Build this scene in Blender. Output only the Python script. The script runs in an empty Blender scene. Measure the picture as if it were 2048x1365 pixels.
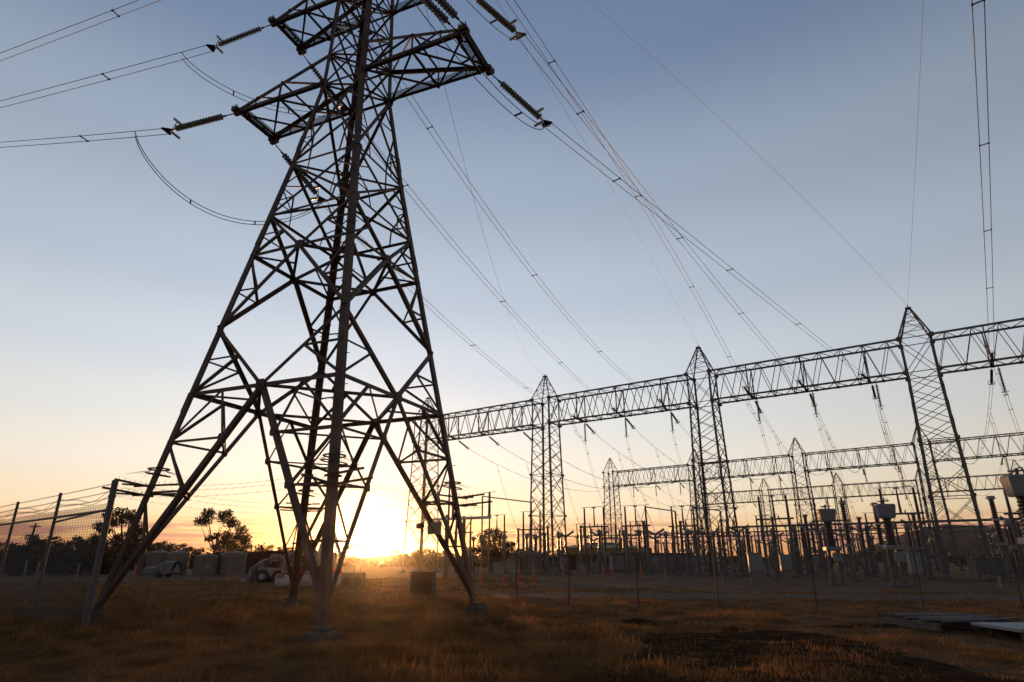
import bpy, math, random
import numpy as np
from math import sin, cos, pi, radians, sqrt, atan2, exp
from mathutils import Vector, Matrix
SC = bpy.context.scene
COL = SC.collection
random.seed(7); rng = np.random.default_rng(11)

# ---------------------------------------------------------------- camera
PITCH = 0.34239; FPX = 1234.7; CAMH = 1.5
cd = bpy.data.cameras.new('camera'); cam = bpy.data.objects.new('camera', cd); COL.objects.link(cam)
cam.location = (0, 0, CAMH); cam.rotation_euler = (pi/2+PITCH, 0, 0)
cd.sensor_width = 36; cd.lens = 36*FPX/2048; cd.clip_start = 0.1; cd.clip_end = 12000
SC.camera = cam
# ---------------------------------------------------------------- sky, sun, exposure
SUN_EL = radians(1.25); SUN_AZ = radians(-12.4)          # azimuth from +Y, negative = left
SUN_DIR = Vector((sin(SUN_AZ)*cos(SUN_EL), cos(SUN_AZ)*cos(SUN_EL), sin(SUN_EL)))
world = bpy.data.worlds.new("World"); SC.world = world; world.use_nodes = True
def lin(r, g, b):
    f = lambda c: ((c/255+0.055)/1.055)**2.4 if c > 10 else c/255/12.92
    return (f(r), f(g), f(b), 1)
def build_world():
    nt = world.node_tree; N = nt.nodes; L = nt.links; N.clear()
    out = N.new('ShaderNodeOutputWorld'); bg = N.new('ShaderNodeBackground'); L.new(bg.outputs[0], out.inputs[0])
    tc = N.new('ShaderNodeTexCoord'); sep = N.new('ShaderNodeSeparateXYZ'); L.new(tc.outputs['Generated'], sep.inputs[0])
    def m(op, a, b=None, c=None, clamp=False):
        n = N.new('ShaderNodeMath'); n.operation = op; n.use_clamp = clamp
        for i, v in enumerate((a, b, c)):
            if v is None: continue
            if isinstance(v, (int, float)): n.inputs[i].default_value = v
            else: L.new(v, n.inputs[i])
        return n.outputs[0]
    def mixc(kind, fac, a, b):
        n = N.new('ShaderNodeMix'); n.data_type = 'RGBA'; n.blend_type = kind
        for k, v in ((0, fac), (6, a), (7, b)):
            if isinstance(v, (int, float)): n.inputs[k].default_value = v
            elif isinstance(v, tuple): n.inputs[k].default_value = v
            else: L.new(v, n.inputs[k])
        return n.outputs[2]
    el = m('MULTIPLY', m('ARCSINE', m('MAXIMUM', m('MINIMUM', sep.outputs[2], 1.0), -1.0)), 180/pi)   # degrees
    dot = N.new('ShaderNodeVectorMath'); dot.operation = 'DOT_PRODUCT'; L.new(tc.outputs['Generated'], dot.inputs[0]); dot.inputs[1].default_value = SUN_DIR
    ang = m('MULTIPLY', m('ARCCOSINE', m('MAXIMUM', m('MINIMUM', dot.outputs['Value'], 1.0), -1.0)), 180/pi)
    ramp = N.new('ShaderNodeValToRGB'); L.new(m('DIVIDE', el, 60.0, clamp=True), ramp.inputs[0])
    stops = [(0, (234, 138, 76)), (1.0, (246, 172, 102)), (2.3, (250, 205, 150)), (4.6, (250, 229, 196)), (8.0, (244, 235, 221)), (12, (229, 230, 228)),
             (17, (211, 219, 228)), (24, (190, 202, 218)), (33, (168, 183, 203)), (45, (128, 149, 181)), (60, (88, 110, 150))]
    cr = ramp.color_ramp; cr.interpolation = 'EASE'
    while len(cr.elements) < len(stops): cr.elements.new(0.5)
    for e, (p, c) in zip(cr.elements, stops): e.position = p/60; e.color = lin(*c)
    # the sky is brighter towards the sun and dimmer away from it
    fall = N.new('ShaderNodeMapRange'); fall.inputs[1].default_value = 5; fall.inputs[2].default_value = 95; fall.inputs[3].default_value = 1.1; fall.inputs[4].default_value = 0.38
    L.new(ang, fall.inputs[0])
    base = N.new('ShaderNodeVectorMath'); base.operation = 'SCALE'; L.new(ramp.outputs[0], base.inputs[0]); L.new(fall.outputs[0], base.inputs['Scale'])
    # physical sky under it
    sk = N.new('ShaderNodeTexSky'); sk.sky_type = 'NISHITA'; sk.sun_disc = False
    sk.sun_elevation = SUN_EL; sk.sun_rotation = SUN_AZ; sk.air_density = 1.0; sk.dust_density = 1.0; sk.ozone_density = 1.5
    sks = N.new('ShaderNodeVectorMath'); sks.operation = 'SCALE'; L.new(sk.outputs[0], sks.inputs[0]); sks.inputs['Scale'].default_value = 0.025
    col = mixc('ADD', 1.0, base.outputs[0], sks.outputs[0])
    # thin mauve cloud bank low over the horizon
    mp = N.new('ShaderNodeMapping'); mp.inputs['Scale'].default_value = (5, 5, 75); L.new(tc.outputs['Generated'], mp.inputs[0])
    nz = N.new('ShaderNodeTexNoise'); nz.inputs['Scale'].default_value = 1.6; nz.inputs['Detail'].default_value = 6; nz.inputs['Roughness'].default_value = 0.55; L.new(mp.outputs[0], nz.inputs[0])
    band = m('MULTIPLY', m('SMOOTHSTEP', el, 0.9, 1.5) if False else m('MULTIPLY', m('SUBTRACT', el, 0.7), 2.2, clamp=True), m('MULTIPLY', m('SUBTRACT', 3.6, el), 0.9, clamp=True))
    cl = m('MULTIPLY', m('MULTIPLY', m('SUBTRACT', nz.outputs[0], 0.43), 8.0, clamp=True), band)
    away = m('MULTIPLY', m('SUBTRACT', ang, 4.0), 0.12, clamp=True)
    col = mixc('MIX', m('MULTIPLY', m('MULTIPLY', cl, away), 0.85), col, lin(196, 130, 118))
    # sun disc and its aureole
    def glow(scale, rgb):
        e = m('POWER', 2.71828, m('MULTIPLY', ang, -1.0/scale))
        v = N.new('ShaderNodeVectorMath'); v.operation = 'SCALE'; v.inputs[0].default_value = rgb; L.new(e, v.inputs['Scale']); return v.outputs[0]
    col = mixc('ADD', 1.0, col, glow(5.0, (0.34, 0.21, 0.06)))
    col = mixc('ADD', 1.0, col, glow(0.7, (7.0, 3.8, 1.0)))
    disc = m('MULTIPLY', m('SUBTRACT', 0.55, ang), 6.0, clamp=True)
    v = N.new('ShaderNodeVectorMath'); v.operation = 'SCALE'; v.inputs[0].default_value = (60, 42, 20); L.new(disc, v.inputs['Scale'])
    col = mixc('ADD', 1.0, col, v.outputs[0])
    L.new(col, bg.inputs[0]); bg.inputs[1].default_value = 1.0
build_world()
sd = bpy.data.lights.new('sun', 'SUN'); sun = bpy.data.objects.new('sun', sd); COL.objects.link(sun)
sd.energy = 4.0; sd.angle = radians(0.5); sd.color = (1.0, 0.45, 0.13)
sun.rotation_euler = (-SUN_DIR).to_track_quat('-Z', 'Y').to_euler()
SC.view_settings.view_transform = 'Standard'; SC.view_settings.look = 'None'; SC.view_settings.exposure = 0; SC.view_settings.gamma = 1
SC.cycles.volume_bounces = 0; SC.cycles.max_bounces = 6; SC.cycles.transparent_max_bounces = 8

# ---------------------------------------------------------------- helpers
V = lambda *a: np.array(a, float)
def nrm(v): v = np.asarray(v, float); return v/np.linalg.norm(v)
_F = V(0, cos(PITCH), sin(PITCH)); _U = V(0, -sin(PITCH), cos(PITCH)); _R = V(1, 0, 0); _C = V(0, 0, CAMH)
def ray(x, y): return _F + _R*(x-1024)/FPX + _U*(682.5-y)/FPX
def atY(x, y, Y): d = ray(x, y); return _C + d*Y/d[1]
def atz(x, y, z): d = ray(x, y); return _C + d*(z-CAMH)/d[2]
def proj(P): P = np.asarray(P)-_C; d = P@_F; return np.stack([1024+FPX*(P@_R)/d, 682.5-FPX*(P@_U)/d], -1)
def onplane(P, az, q): a = radians(az); n = V(-sin(a), cos(a), 0); r = ray(*q); return _C + r*(((P-_C)@n)/(r@n))
def gX(px, Y): return (px-1024)/FPX*(Y*cos(PITCH)-CAMH*sin(PITCH))       # ground X under pixel column at depth Y

class MB:
    def __init__(s): s.v = []; s.f = []
    def add(s, vs, fs):
        n = len(s.v); s.v.extend([tuple(map(float, p)) for p in vs]); s.f.extend([tuple(i+n for i in f) for f in fs]); return s
    def prism(s, p, q, prof, x, y):           # closed 2D profile swept p->q
        p = V(*p); q = V(*q); k = len(prof)
        vs = [p+x*a+y*b for a, b in prof]+[q+x*a+y*b for a, b in prof]
        fs = [(i, (i+1) % k, k+(i+1) % k, k+i) for i in range(k)]+[tuple(range(k))[::-1], tuple(range(k, 2*k))]
        return s.add(vs, fs)
    def frame(s, p, q, up=None):
        d = nrm(V(*q)-V(*p)); u = V(0, 0, 1) if up is None else V(*up)
        if abs(d@nrm(u)) > 0.98: u = V(1, 0, 0) if abs(d[0]) < 0.9 else V(0, 1, 0)
        x = nrm(np.cross(d, u)); y = np.cross(x, d); return x, y
    def bar(s, p, q, w, h=None, up=None):
        h = w if h is None else h; x, y = s.frame(p, q, up); a = w/2; b = h/2
        return s.prism(p, q, [(-a, -b), (a, -b), (a, b), (-a, b)], x, y)
    def ang(s, p, q, w, n1, n2, t=0.012):     # steel angle: flanges from the p-q edge along n1 and n2
        p = V(*p); q = V(*q); d = nrm(q-p); n1 = V(*n1)-d*(V(*n1)@d); n1 = nrm(n1); n2 = V(*n2)-d*(V(*n2)@d); n2 = nrm(n2-n1*(n2@n1))
        return s.prism(p, q, [(0, 0), (w, 0), (w, t), (t, t), (t, w), (0, w)], n1, n2)
    def cyl(s, p, q, r, r2=None, n=8):
        r2 = r if r2 is None else r2; x, y = s.frame(p, q); p = V(*p); q = V(*q)
        c = [(cos(2*pi*i/n), sin(2*pi*i/n)) for i in range(n)]
        vs = [p+(x*a+y*b)*r for a, b in c]+[q+(x*a+y*b)*r2 for a, b in c]
        fs = [(i, (i+1) % n, n+(i+1) % n, n+i) for i in range(n)]+[tuple(range(n))[::-1], tuple(range(n, 2*n))]
        return s.add(vs, fs)
    def tube(s, pts, r, n=5):
        pts = [V(*p) for p in pts]; rs = r if hasattr(r, '__len__') else [r]*len(pts); vs = []; fs = []
        x = None
        for i, p in enumerate(pts):
            d = nrm(pts[min(i+1, len(pts)-1)]-pts[max(i-1, 0)])
            if x is None: x, y = s.frame(p, p+d)
            else: x = nrm(x-d*(x@d)); y = np.cross(x, d)
            vs += [p+(x*cos(2*pi*k/n)+y*sin(2*pi*k/n))*rs[i] for k in range(n)]
        for i in range(len(pts)-1):
            fs += [(i*n+k, i*n+(k+1) % n, (i+1)*n+(k+1) % n, (i+1)*n+k) for k in range(n)]
        fs += [tuple(range(n))[::-1], tuple(range((len(pts)-1)*n, len(pts)*n))]
        return s.add(vs, fs)
    def lathe(s, prof, M=None, n=10):         # profile [(r,z)] about local Z
        M = Matrix() if M is None else M; vs = []; fs = []
        for r, z in prof:
            for k in range(n): vs.append(M @ Vector((max(r, 1e-4)*cos(2*pi*k/n), max(r, 1e-4)*sin(2*pi*k/n), z)))
        for i in range(len(prof)-1): fs += [(i*n+k, i*n+(k+1) % n, (i+1)*n+(k+1) % n, (i+1)*n+k) for k in range(n)]
        fs += [tuple(range(n))[::-1], tuple(range((len(prof)-1)*n, len(prof)*n))]
        return s.add(vs, fs)
    def box(s, c, d, rz=0, bev=0.0):
        c = V(*c); a, b, h = [k/2 for k in d]; bev = min(bev, a*.9, b*.9, h*.9)
        R = lambda x, y, z: c+V(x*cos(rz)-y*sin(rz), x*sin(rz)+y*cos(rz), z)
        if bev <= 0:
            vs = [R(x, y, z) for z in (-h, h) for x, y in ((-a, -b), (a, -b), (a, b), (-a, b))]
            return s.add(vs, [(3, 2, 1, 0), (4, 5, 6, 7), (0, 1, 5, 4), (1, 2, 6, 5), (2, 3, 7, 6), (3, 0, 4, 7)])
        rings = []
        for z, i in ((-h, bev), (-h+bev, 0), (h-bev, 0), (h, bev)):
            A = a-i; B = b-i; e = bev
            rings.append([R(x, y, z) for x, y in ((-A+e, -B), (A-e, -B), (A, -B+e), (A, B-e), (A-e, B), (-A+e, B), (-A, B-e), (-A, -B+e))])
        vs = [p for r in rings for p in r]; fs = [tuple(range(8))[::-1], tuple(range(24, 32))]
        for i in range(3): fs += [(i*8+k, i*8+(k+1) % 8, i*8+8+(k+1) % 8, i*8+8+k) for k in range(8)]
        return s.add(vs, fs)
    def torus(s, c, R, r, ax=(0, 0, 1), n=16, m=5):
        x, y = s.frame(c, V(*c)+V(*ax)); c = V(*c)
        pts = [c+(x*cos(2*pi*k/n)+y*sin(2*pi*k/n))*R for k in range(n+1)]
        return s.tube(pts, r, m)
    def build(s, name, mat, parent=None, org=None, smooth=False):
        o = np.zeros(3) if org is None else V(*org)
        me = bpy.data.meshes.new(name); me.from_pydata([tuple(V(*p)-o) for p in s.v], [], s.f)
        me.materials.append(mat)
        if smooth: me.polygons.foreach_set('use_smooth', [True]*len(me.polygons))
        me.update(); return link(name, me, parent, org if parent is None else None)
def link(name, me, parent=None, loc=None):
    o = bpy.data.objects.new(name, me); COL.objects.link(o)
    if parent is not None: o.parent = parent
    if loc is not None: o.location = tuple(loc)
    return o
def tag(o, label=None, cat=None, group=None, kind=None):
    if label: o['label'] = label
    if cat: o['category'] = cat
    if group: o['group'] = group
    if kind: o['kind'] = kind
    return o
def empty(name, loc, label, cat, group=None):
    o = link(name, None, None, loc); return tag(o, label, cat, group)
def kids(o): return [c for c in bpy.data.objects if c.parent == o]
def copy_tree(o, parent=None, ch=None):
    c = o.copy(); COL.objects.link(c)
    if parent is not None: c.parent = parent
    for k in (KID.get(o.name) if o.name in KID else KID.setdefault(o.name, kids(o))): copy_tree(k, c)
    return c
KID = {}
def raw_mesh(name, verts, faces_flat, nper, mat):
    me = bpy.data.meshes.new(name); nv = len(verts); nf = len(faces_flat)//nper
    me.vertices.add(nv); me.vertices.foreach_set('co', np.asarray(verts, np.float32).ravel())
    me.loops.add(nf*nper); me.loops.foreach_set('vertex_index', np.asarray(faces_flat, np.int32).ravel())
    me.polygons.add(nf); me.polygons.foreach_set('loop_start', np.arange(0, nf*nper, nper, dtype=np.int32))
    me.update(calc_edges=True); me.validate(); me.materials.append(mat); return me

# ---------------------------------------------------------------- materials
def mat(name, col, rough=0.6, metal=0.0, var=0.25, scale=6.0, col2=None, bump=0.0, spec=0.5, coord='Object'):
    m = bpy.data.materials.new(name); m.use_nodes = True; nt = m.node_tree; b = nt.nodes['Principled BSDF']
    b.inputs['Roughness'].default_value = rough; b.inputs['Metallic'].default_value = metal; b.inputs['Specular IOR Level'].default_value = spec
    tc = nt.nodes.new('ShaderNodeTexCoord'); nz = nt.nodes.new('ShaderNodeTexNoise'); nz.inputs['Scale'].default_value = scale; nz.inputs['Detail'].default_value = 6
    nt.links.new(tc.outputs[coord], nz.inputs['Vector'])
    cr = nt.nodes.new('ShaderNodeValToRGB'); nt.links.new(nz.outputs['Fac'], cr.inputs[0])
    c2 = col2 if col2 else tuple(c*(1-var) for c in col)
    cr.color_ramp.elements[0].position = 0.35; cr.color_ramp.elements[1].position = 0.68
    cr.color_ramp.elements[0].color = (*c2, 1); cr.color_ramp.elements[1].color = (*col, 1)
    nt.links.new(cr.outputs[0], b.inputs['Base Color'])
    if bump:
        bp = nt.nodes.new('ShaderNodeBump'); bp.inputs['Strength'].default_value = bump; nt.links.new(nz.outputs['Fac'], bp.inputs['Height']); nt.links.new(bp.outputs[0], b.inputs['Normal'])
    return m
M = dict(
 steel=mat('tower_steel', (.12, .068, .048), .7, .05, .35, 1.3, (.05, .03, .022)),
 galv=mat('galvanised_steel', (.135, .122, .115), .6, .25, .3, 4.0),
 wire=mat('weathered_conductor', (.09, .085, .08), .6, .4, .2, 8.0),
 porc=mat('brown_porcelain', (.075, .042, .03), .3, 0, .3, 5.0),
 gporc=mat('grey_porcelain', (.30, .27, .25), .35, 0, .2, 5.0),
 glass=mat('glazed_disc', (.16, .15, .13), .25, 0, .35, 9.0),
 alum=mat('bright_aluminium', (.55, .53, .5), .4, .6, .2, 5.0),
 box=mat('grey_painted_box', (.21, .21, .22), .5, 0, .2, 3.0),
 conc=mat('weathered_concrete', (.10, .075, .058), .9, 0, .35, 5.0, bump=.3),
 tank=mat('poly_tank', (.17, .13, .11), .6, 0, .2, 2.0),
 maroon=mat('maroon_paint', (.10, .03, .025), .6, 0, .3, 2.0),
 white=mat('white_paint', (.31, .28, .25), .5, 0, .5, 2.5),
 black=mat('black_rubber', (.02, .02, .02), .8, 0, .3, 9.0),
 orange=mat('orange_plastic', (.5, .09, .02), .5, 0, .2, 6.0),
 yellow=mat('mustard_sheet', (.30, .19, .03), .6, 0, .25, 1.2),
 wall=mat('pale_block_wall', (.22, .19, .17), .85, 0, .25, 1.5),
 bark=mat('eucalypt_bark', (.10, .075, .055), .9, 0, .4, 6.0),
 wood=mat('grey_timber', (.10, .088, .082), .85, 0, .4, 8.0),
 slab=mat('pale_board', (.24, .24, .24), .6, 0, .15, 2.0),
 dirt=mat('turned_soil', (.06, .034, .019), 1, 0, .5, 4.0, bump=.6, spec=0.0),
 brownp=mat('brown_cabinet_paint', (.075, .045, .03), .8, 0, .25, 3.0),
 dull=mat('dull_galvanised_pipe', (.12, .115, .11), .6, .2, .3, 3.0),
 tarp=mat('grey_tarpaulin', (.17, .145, .13), .7, 0, .45, 1.3),
 lamp=mat('dark_glass', (.03, .03, .03), .1),
)
def leaf_mat(name, col, tr):
    m = bpy.data.materials.new(name); m.use_nodes = True; nt = m.node_tree; b = nt.nodes['Principled BSDF']; b.inputs['Roughness'].default_value = .6; b.inputs['Specular IOR Level'].default_value = .25
    oi = nt.nodes.new('ShaderNodeTexCoord'); nz = nt.nodes.new('ShaderNodeTexNoise'); nz.inputs['Scale'].default_value = 1.1; nt.links.new(oi.outputs['Object'], nz.inputs[0])
    cr = nt.nodes.new('ShaderNodeValToRGB'); cr.color_ramp.elements[0].position = .35; cr.color_ramp.elements[1].position = .65
    cr.color_ramp.elements[0].color = (*[c*.38 for c in col], 1); cr.color_ramp.elements[1].color = (*col, 1); nt.links.new(nz.outputs['Fac'], cr.inputs[0])
    n2 = nt.nodes.new('ShaderNodeTexNoise'); n2.inputs['Scale'].default_value = .22; n2.inputs['Detail'].default_value = 4; nt.links.new(oi.outputs['Object'], n2.inputs[0])
    c2 = nt.nodes.new('ShaderNodeValToRGB'); c2.color_ramp.elements[0].position = .38; c2.color_ramp.elements[1].position = .62; c2.color_ramp.elements[0].color = (.62, .72, .6, 1); c2.color_ramp.elements[1].color = (1.15, 1.05, .95, 1); nt.links.new(n2.outputs['Fac'], c2.inputs[0])
    mm = nt.nodes.new('ShaderNodeMix'); mm.data_type = 'RGBA'; mm.blend_type = 'MULTIPLY'; mm.inputs[0].default_value = 1; nt.links.new(cr.outputs[0], mm.inputs[6]); nt.links.new(c2.outputs[0], mm.inputs[7]); cr = mm; cro = mm.outputs[2]
    nt.links.new(cro, b.inputs['Base Color'])
    t = nt.nodes.new('ShaderNodeBsdfTranslucent'); nt.links.new(cro, t.inputs[0])
    mx = nt.nodes.new('ShaderNodeMixShader'); mx.inputs[0].default_value = tr; nt.links.new(b.outputs[0], mx.inputs[1]); nt.links.new(t.outputs[0], mx.inputs[2])
    nt.links.new(mx.outputs[0], nt.nodes['Material Output'].inputs[0]); return m
M['leaf'] = leaf_mat('eucalypt_leaves', (.06, .05, .022), .3)
M['scrub'] = leaf_mat('scrub_leaves', (.055, .042, .02), .3)
M['grass'] = leaf_mat('dry_grass', (.33, .165, .066), .45)

# ---------------------------------------------------------------- ground, track, hills
def vnoise(x, y, s, seed=0):
    x = np.asarray(x, float)/s; y = np.asarray(y, float)/s; xi = np.floor(x).astype(int); yi = np.floor(y).astype(int); fx = x-xi; fy = y-yi
    fx = fx*fx*(3-2*fx); fy = fy*fy*(3-2*fy)
    def h(a, b):
        n = (a*374761393+b*668265263+seed*974711) & 0x7fffffff; n = ((n ^ (n >> 13))*1274126177) & 0x7fffffff; return ((n ^ (n >> 16)) & 0xffff)/65535.0
    return (h(xi, yi)*(1-fx)+h(xi+1, yi)*fx)*(1-fy)+(h(xi, yi+1)*(1-fx)+h(xi+1, yi+1)*fx)*fy
def gz(x, y):
    x = np.asarray(x, float); y = np.asarray(y, float)
    k = np.clip((24.5-y)/5, 0, 1)*np.clip((40-abs(x))/10, 0, 1)
    return k*((vnoise(x, y, 3.1)-.5)*.12+(vnoise(x, y, .8, 3)-.5)*.05)
def sheet(name, xs, ys, mat, dz=0.0, kind='structure', zf=gz):
    X, Y = np.meshgrid(xs, ys); Z = zf(X, Y)+dz
    n = len(xs); idx = np.arange(len(ys)*n).reshape(len(ys), n)
    f = np.stack([idx[:-1, :-1], idx[:-1, 1:], idx[1:, 1:], idx[1:, :-1]], -1).reshape(-1)
    me = raw_mesh(name, np.stack([X, Y, Z], -1).reshape(-1, 3), f, 4, mat); me.polygons.foreach_set('use_smooth', [True]*len(me.polygons))
    return tag(link(name, me), kind=kind)
def ground_mat(name, cols, s1, s2, bump=.6):
    m = bpy.data.materials.new(name); m.use_nodes = True; nt = m.node_tree; N = nt.nodes; b = N['Principled BSDF']; b.inputs['Roughness'].default_value = .95; b.inputs['Specular IOR Level'].default_value = .1
    tc = N.new('ShaderNodeTexCoord'); n1 = N.new('ShaderNodeTexNoise'); n1.inputs['Scale'].default_value = s1; n1.inputs['Detail'].default_value = 8; n1.inputs['Roughness'].default_value = .65
    n2 = N.new('ShaderNodeTexNoise'); n2.inputs['Scale'].default_value = s2; n2.inputs['Detail'].default_value = 6
    for n in (n1, n2): nt.links.new(tc.outputs['Object'], n.inputs[0])
    cr = N.new('ShaderNodeValToRGB'); nt.links.new(n1.outputs[0], cr.inputs[0])
    while len(cr.color_ramp.elements) < len(cols): cr.color_ramp.elements.new(.5)
    for i, (e, c) in enumerate(zip(cr.color_ramp.elements, cols)): e.position = .32+.36*i/(len(cols)-1); e.color = (*c, 1)
    mx = N.new('ShaderNodeMix'); mx.data_type = 'RGBA'; mx.blend_type = 'MULTIPLY'; mx.inputs[0].default_value = .7
    c2 = N.new('ShaderNodeValToRGB'); c2.color_ramp.elements[0].position = .35; c2.color_ramp.elements[0].color = (.35, .33, .3, 1); c2.color_ramp.elements[1].position = .65; c2.color_ramp.elements[1].color = (1.15, 1.1, 1.05, 1)
    nt.links.new(n2.outputs[0], c2.inputs[0]); nt.links.new(cr.outputs[0], mx.inputs[6]); nt.links.new(c2.outputs[0], mx.inputs[7]); nt.links.new(mx.outputs[2], b.inputs['Base Color'])
    bp = N.new('ShaderNodeBump'); bp.inputs['Strength'].default_value = bump; bp.inputs['Distance'].default_value = .05; nt.links.new(n2.outputs[0], bp.inputs['Height']); nt.links.new(bp.outputs[0], b.inputs['Normal'])
    return m
M['ground'] = ground_mat('dry_paddock', [(.07, .036, .02), (.135, .07, .034), (.20, .108, .05)], .35, 5.0)
M['track'] = ground_mat('dusty_track', [(.09, .06, .04), (.12, .082, .055), (.15, .105, .07)], .3, 3.0, .3)
M['yard'] = ground_mat('yard_gravel', [(.045, .03, .022), (.07, .05, .036), (.09, .065, .048)], .25, 9.0, .4)
xs = np.unique(np.concatenate([-np.geomspace(32, 3600, 24), np.arange(-32, 32.1, .4), np.geomspace(32, 3600, 24)]))
ys = np.unique(np.concatenate([[-400, -100, -30, -10, -3], np.arange(0, 26.1, .4), np.geomspace(27, 3600, 32)]))
sheet('ground', xs, ys, M['ground'])
GU = nrm([16.897, -11.628, 0]); GN = V(-GU[1], GU[0], 0)          # along the gantries / away from the tower
def strip(name, p0, p1, w, mat, dz):          # a band of ground with ragged edges
    p0 = V(*p0, 0); p1 = V(*p1, 0); n = 90; a = nrm(p1-p0); b = V(-a[1], a[0], 0); vs = []; f = []
    for i in range(n+1):
        c = p0+(p1-p0)*i/n; e0 = (vnoise(i*.37, 1.0, 1, 5)-.5)*w*.25; e1 = (vnoise(i*.41, 9.0, 1, 6)-.5)*w*.25
        for k in range(7): t = k/6; vs.append(c+b*((-w/2+e0)*(1-t)+(w/2+e1)*t)+V(0, 0, dz))
    for i in range(n):
        for k in range(6): f += [i*7+k, (i+1)*7+k, (i+1)*7+k+1, i*7+k+1]
    return tag(link(name, raw_mesh(name, vs, f, 4, mat)), kind='structure')
strip('track', (-1, 31.0), (48, 27.5), 5.0, M['track'], .006)
strip('yard_surface', (-40, 128), (120, 18), 120, M['yard'], .004) if False else None
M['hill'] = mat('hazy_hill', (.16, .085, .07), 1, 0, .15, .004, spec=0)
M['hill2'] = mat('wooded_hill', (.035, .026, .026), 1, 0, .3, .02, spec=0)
def ridge(name, Y, prof, depth, mat):          # prof: (pixel x, pixel y of the crest)
    px = np.array([a for a, b in prof], float); py = np.array([b for a, b in prof], float)
    xq = np.linspace(px[0], px[-1], 90); yq = np.interp(xq, px, py); yq = np.convolve(np.pad(yq, 3, 'edge'), np.ones(7)/7, 'valid')
    vs = []; nk = 9
    for i, (a, b) in enumerate(zip(xq, yq)):
        P = atY(a, b, Y); hgt = max(P[2], .5)
        for k in range(nk):
            t = k/(nk-1)*2-1; z = hgt*max(0, 1-abs(t)**1.6)*(1+.06*(vnoise(i*.5, k*.8, 1, 4)-.5)*(1-abs(t))); vs.append((P[0]+t*0, Y+t*depth, z-.5))
    n = len(xq); f = []
    for i in range(n-1):
        for k in range(nk-1): f += [i*nk+k, (i+1)*nk+k, (i+1)*nk+k+1, i*nk+k+1]
    me = raw_mesh(name, vs, f, 4, mat); me.polygons.foreach_set('use_smooth', [True]*len(me.polygons)); return tag(link(name, me), kind='structure')
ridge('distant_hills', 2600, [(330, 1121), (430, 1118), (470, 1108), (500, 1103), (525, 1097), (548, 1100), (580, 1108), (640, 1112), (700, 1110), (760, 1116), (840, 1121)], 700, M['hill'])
ridge('wooded_hill', 900, [(1770, 1121), (1800, 1095), (1840, 1068), (1866, 1052), (1905, 1048), (1945, 1056), (1990, 1064), (2060, 1072), (2140, 1096), (2230, 1121)], 260, M['hill2'])

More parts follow.
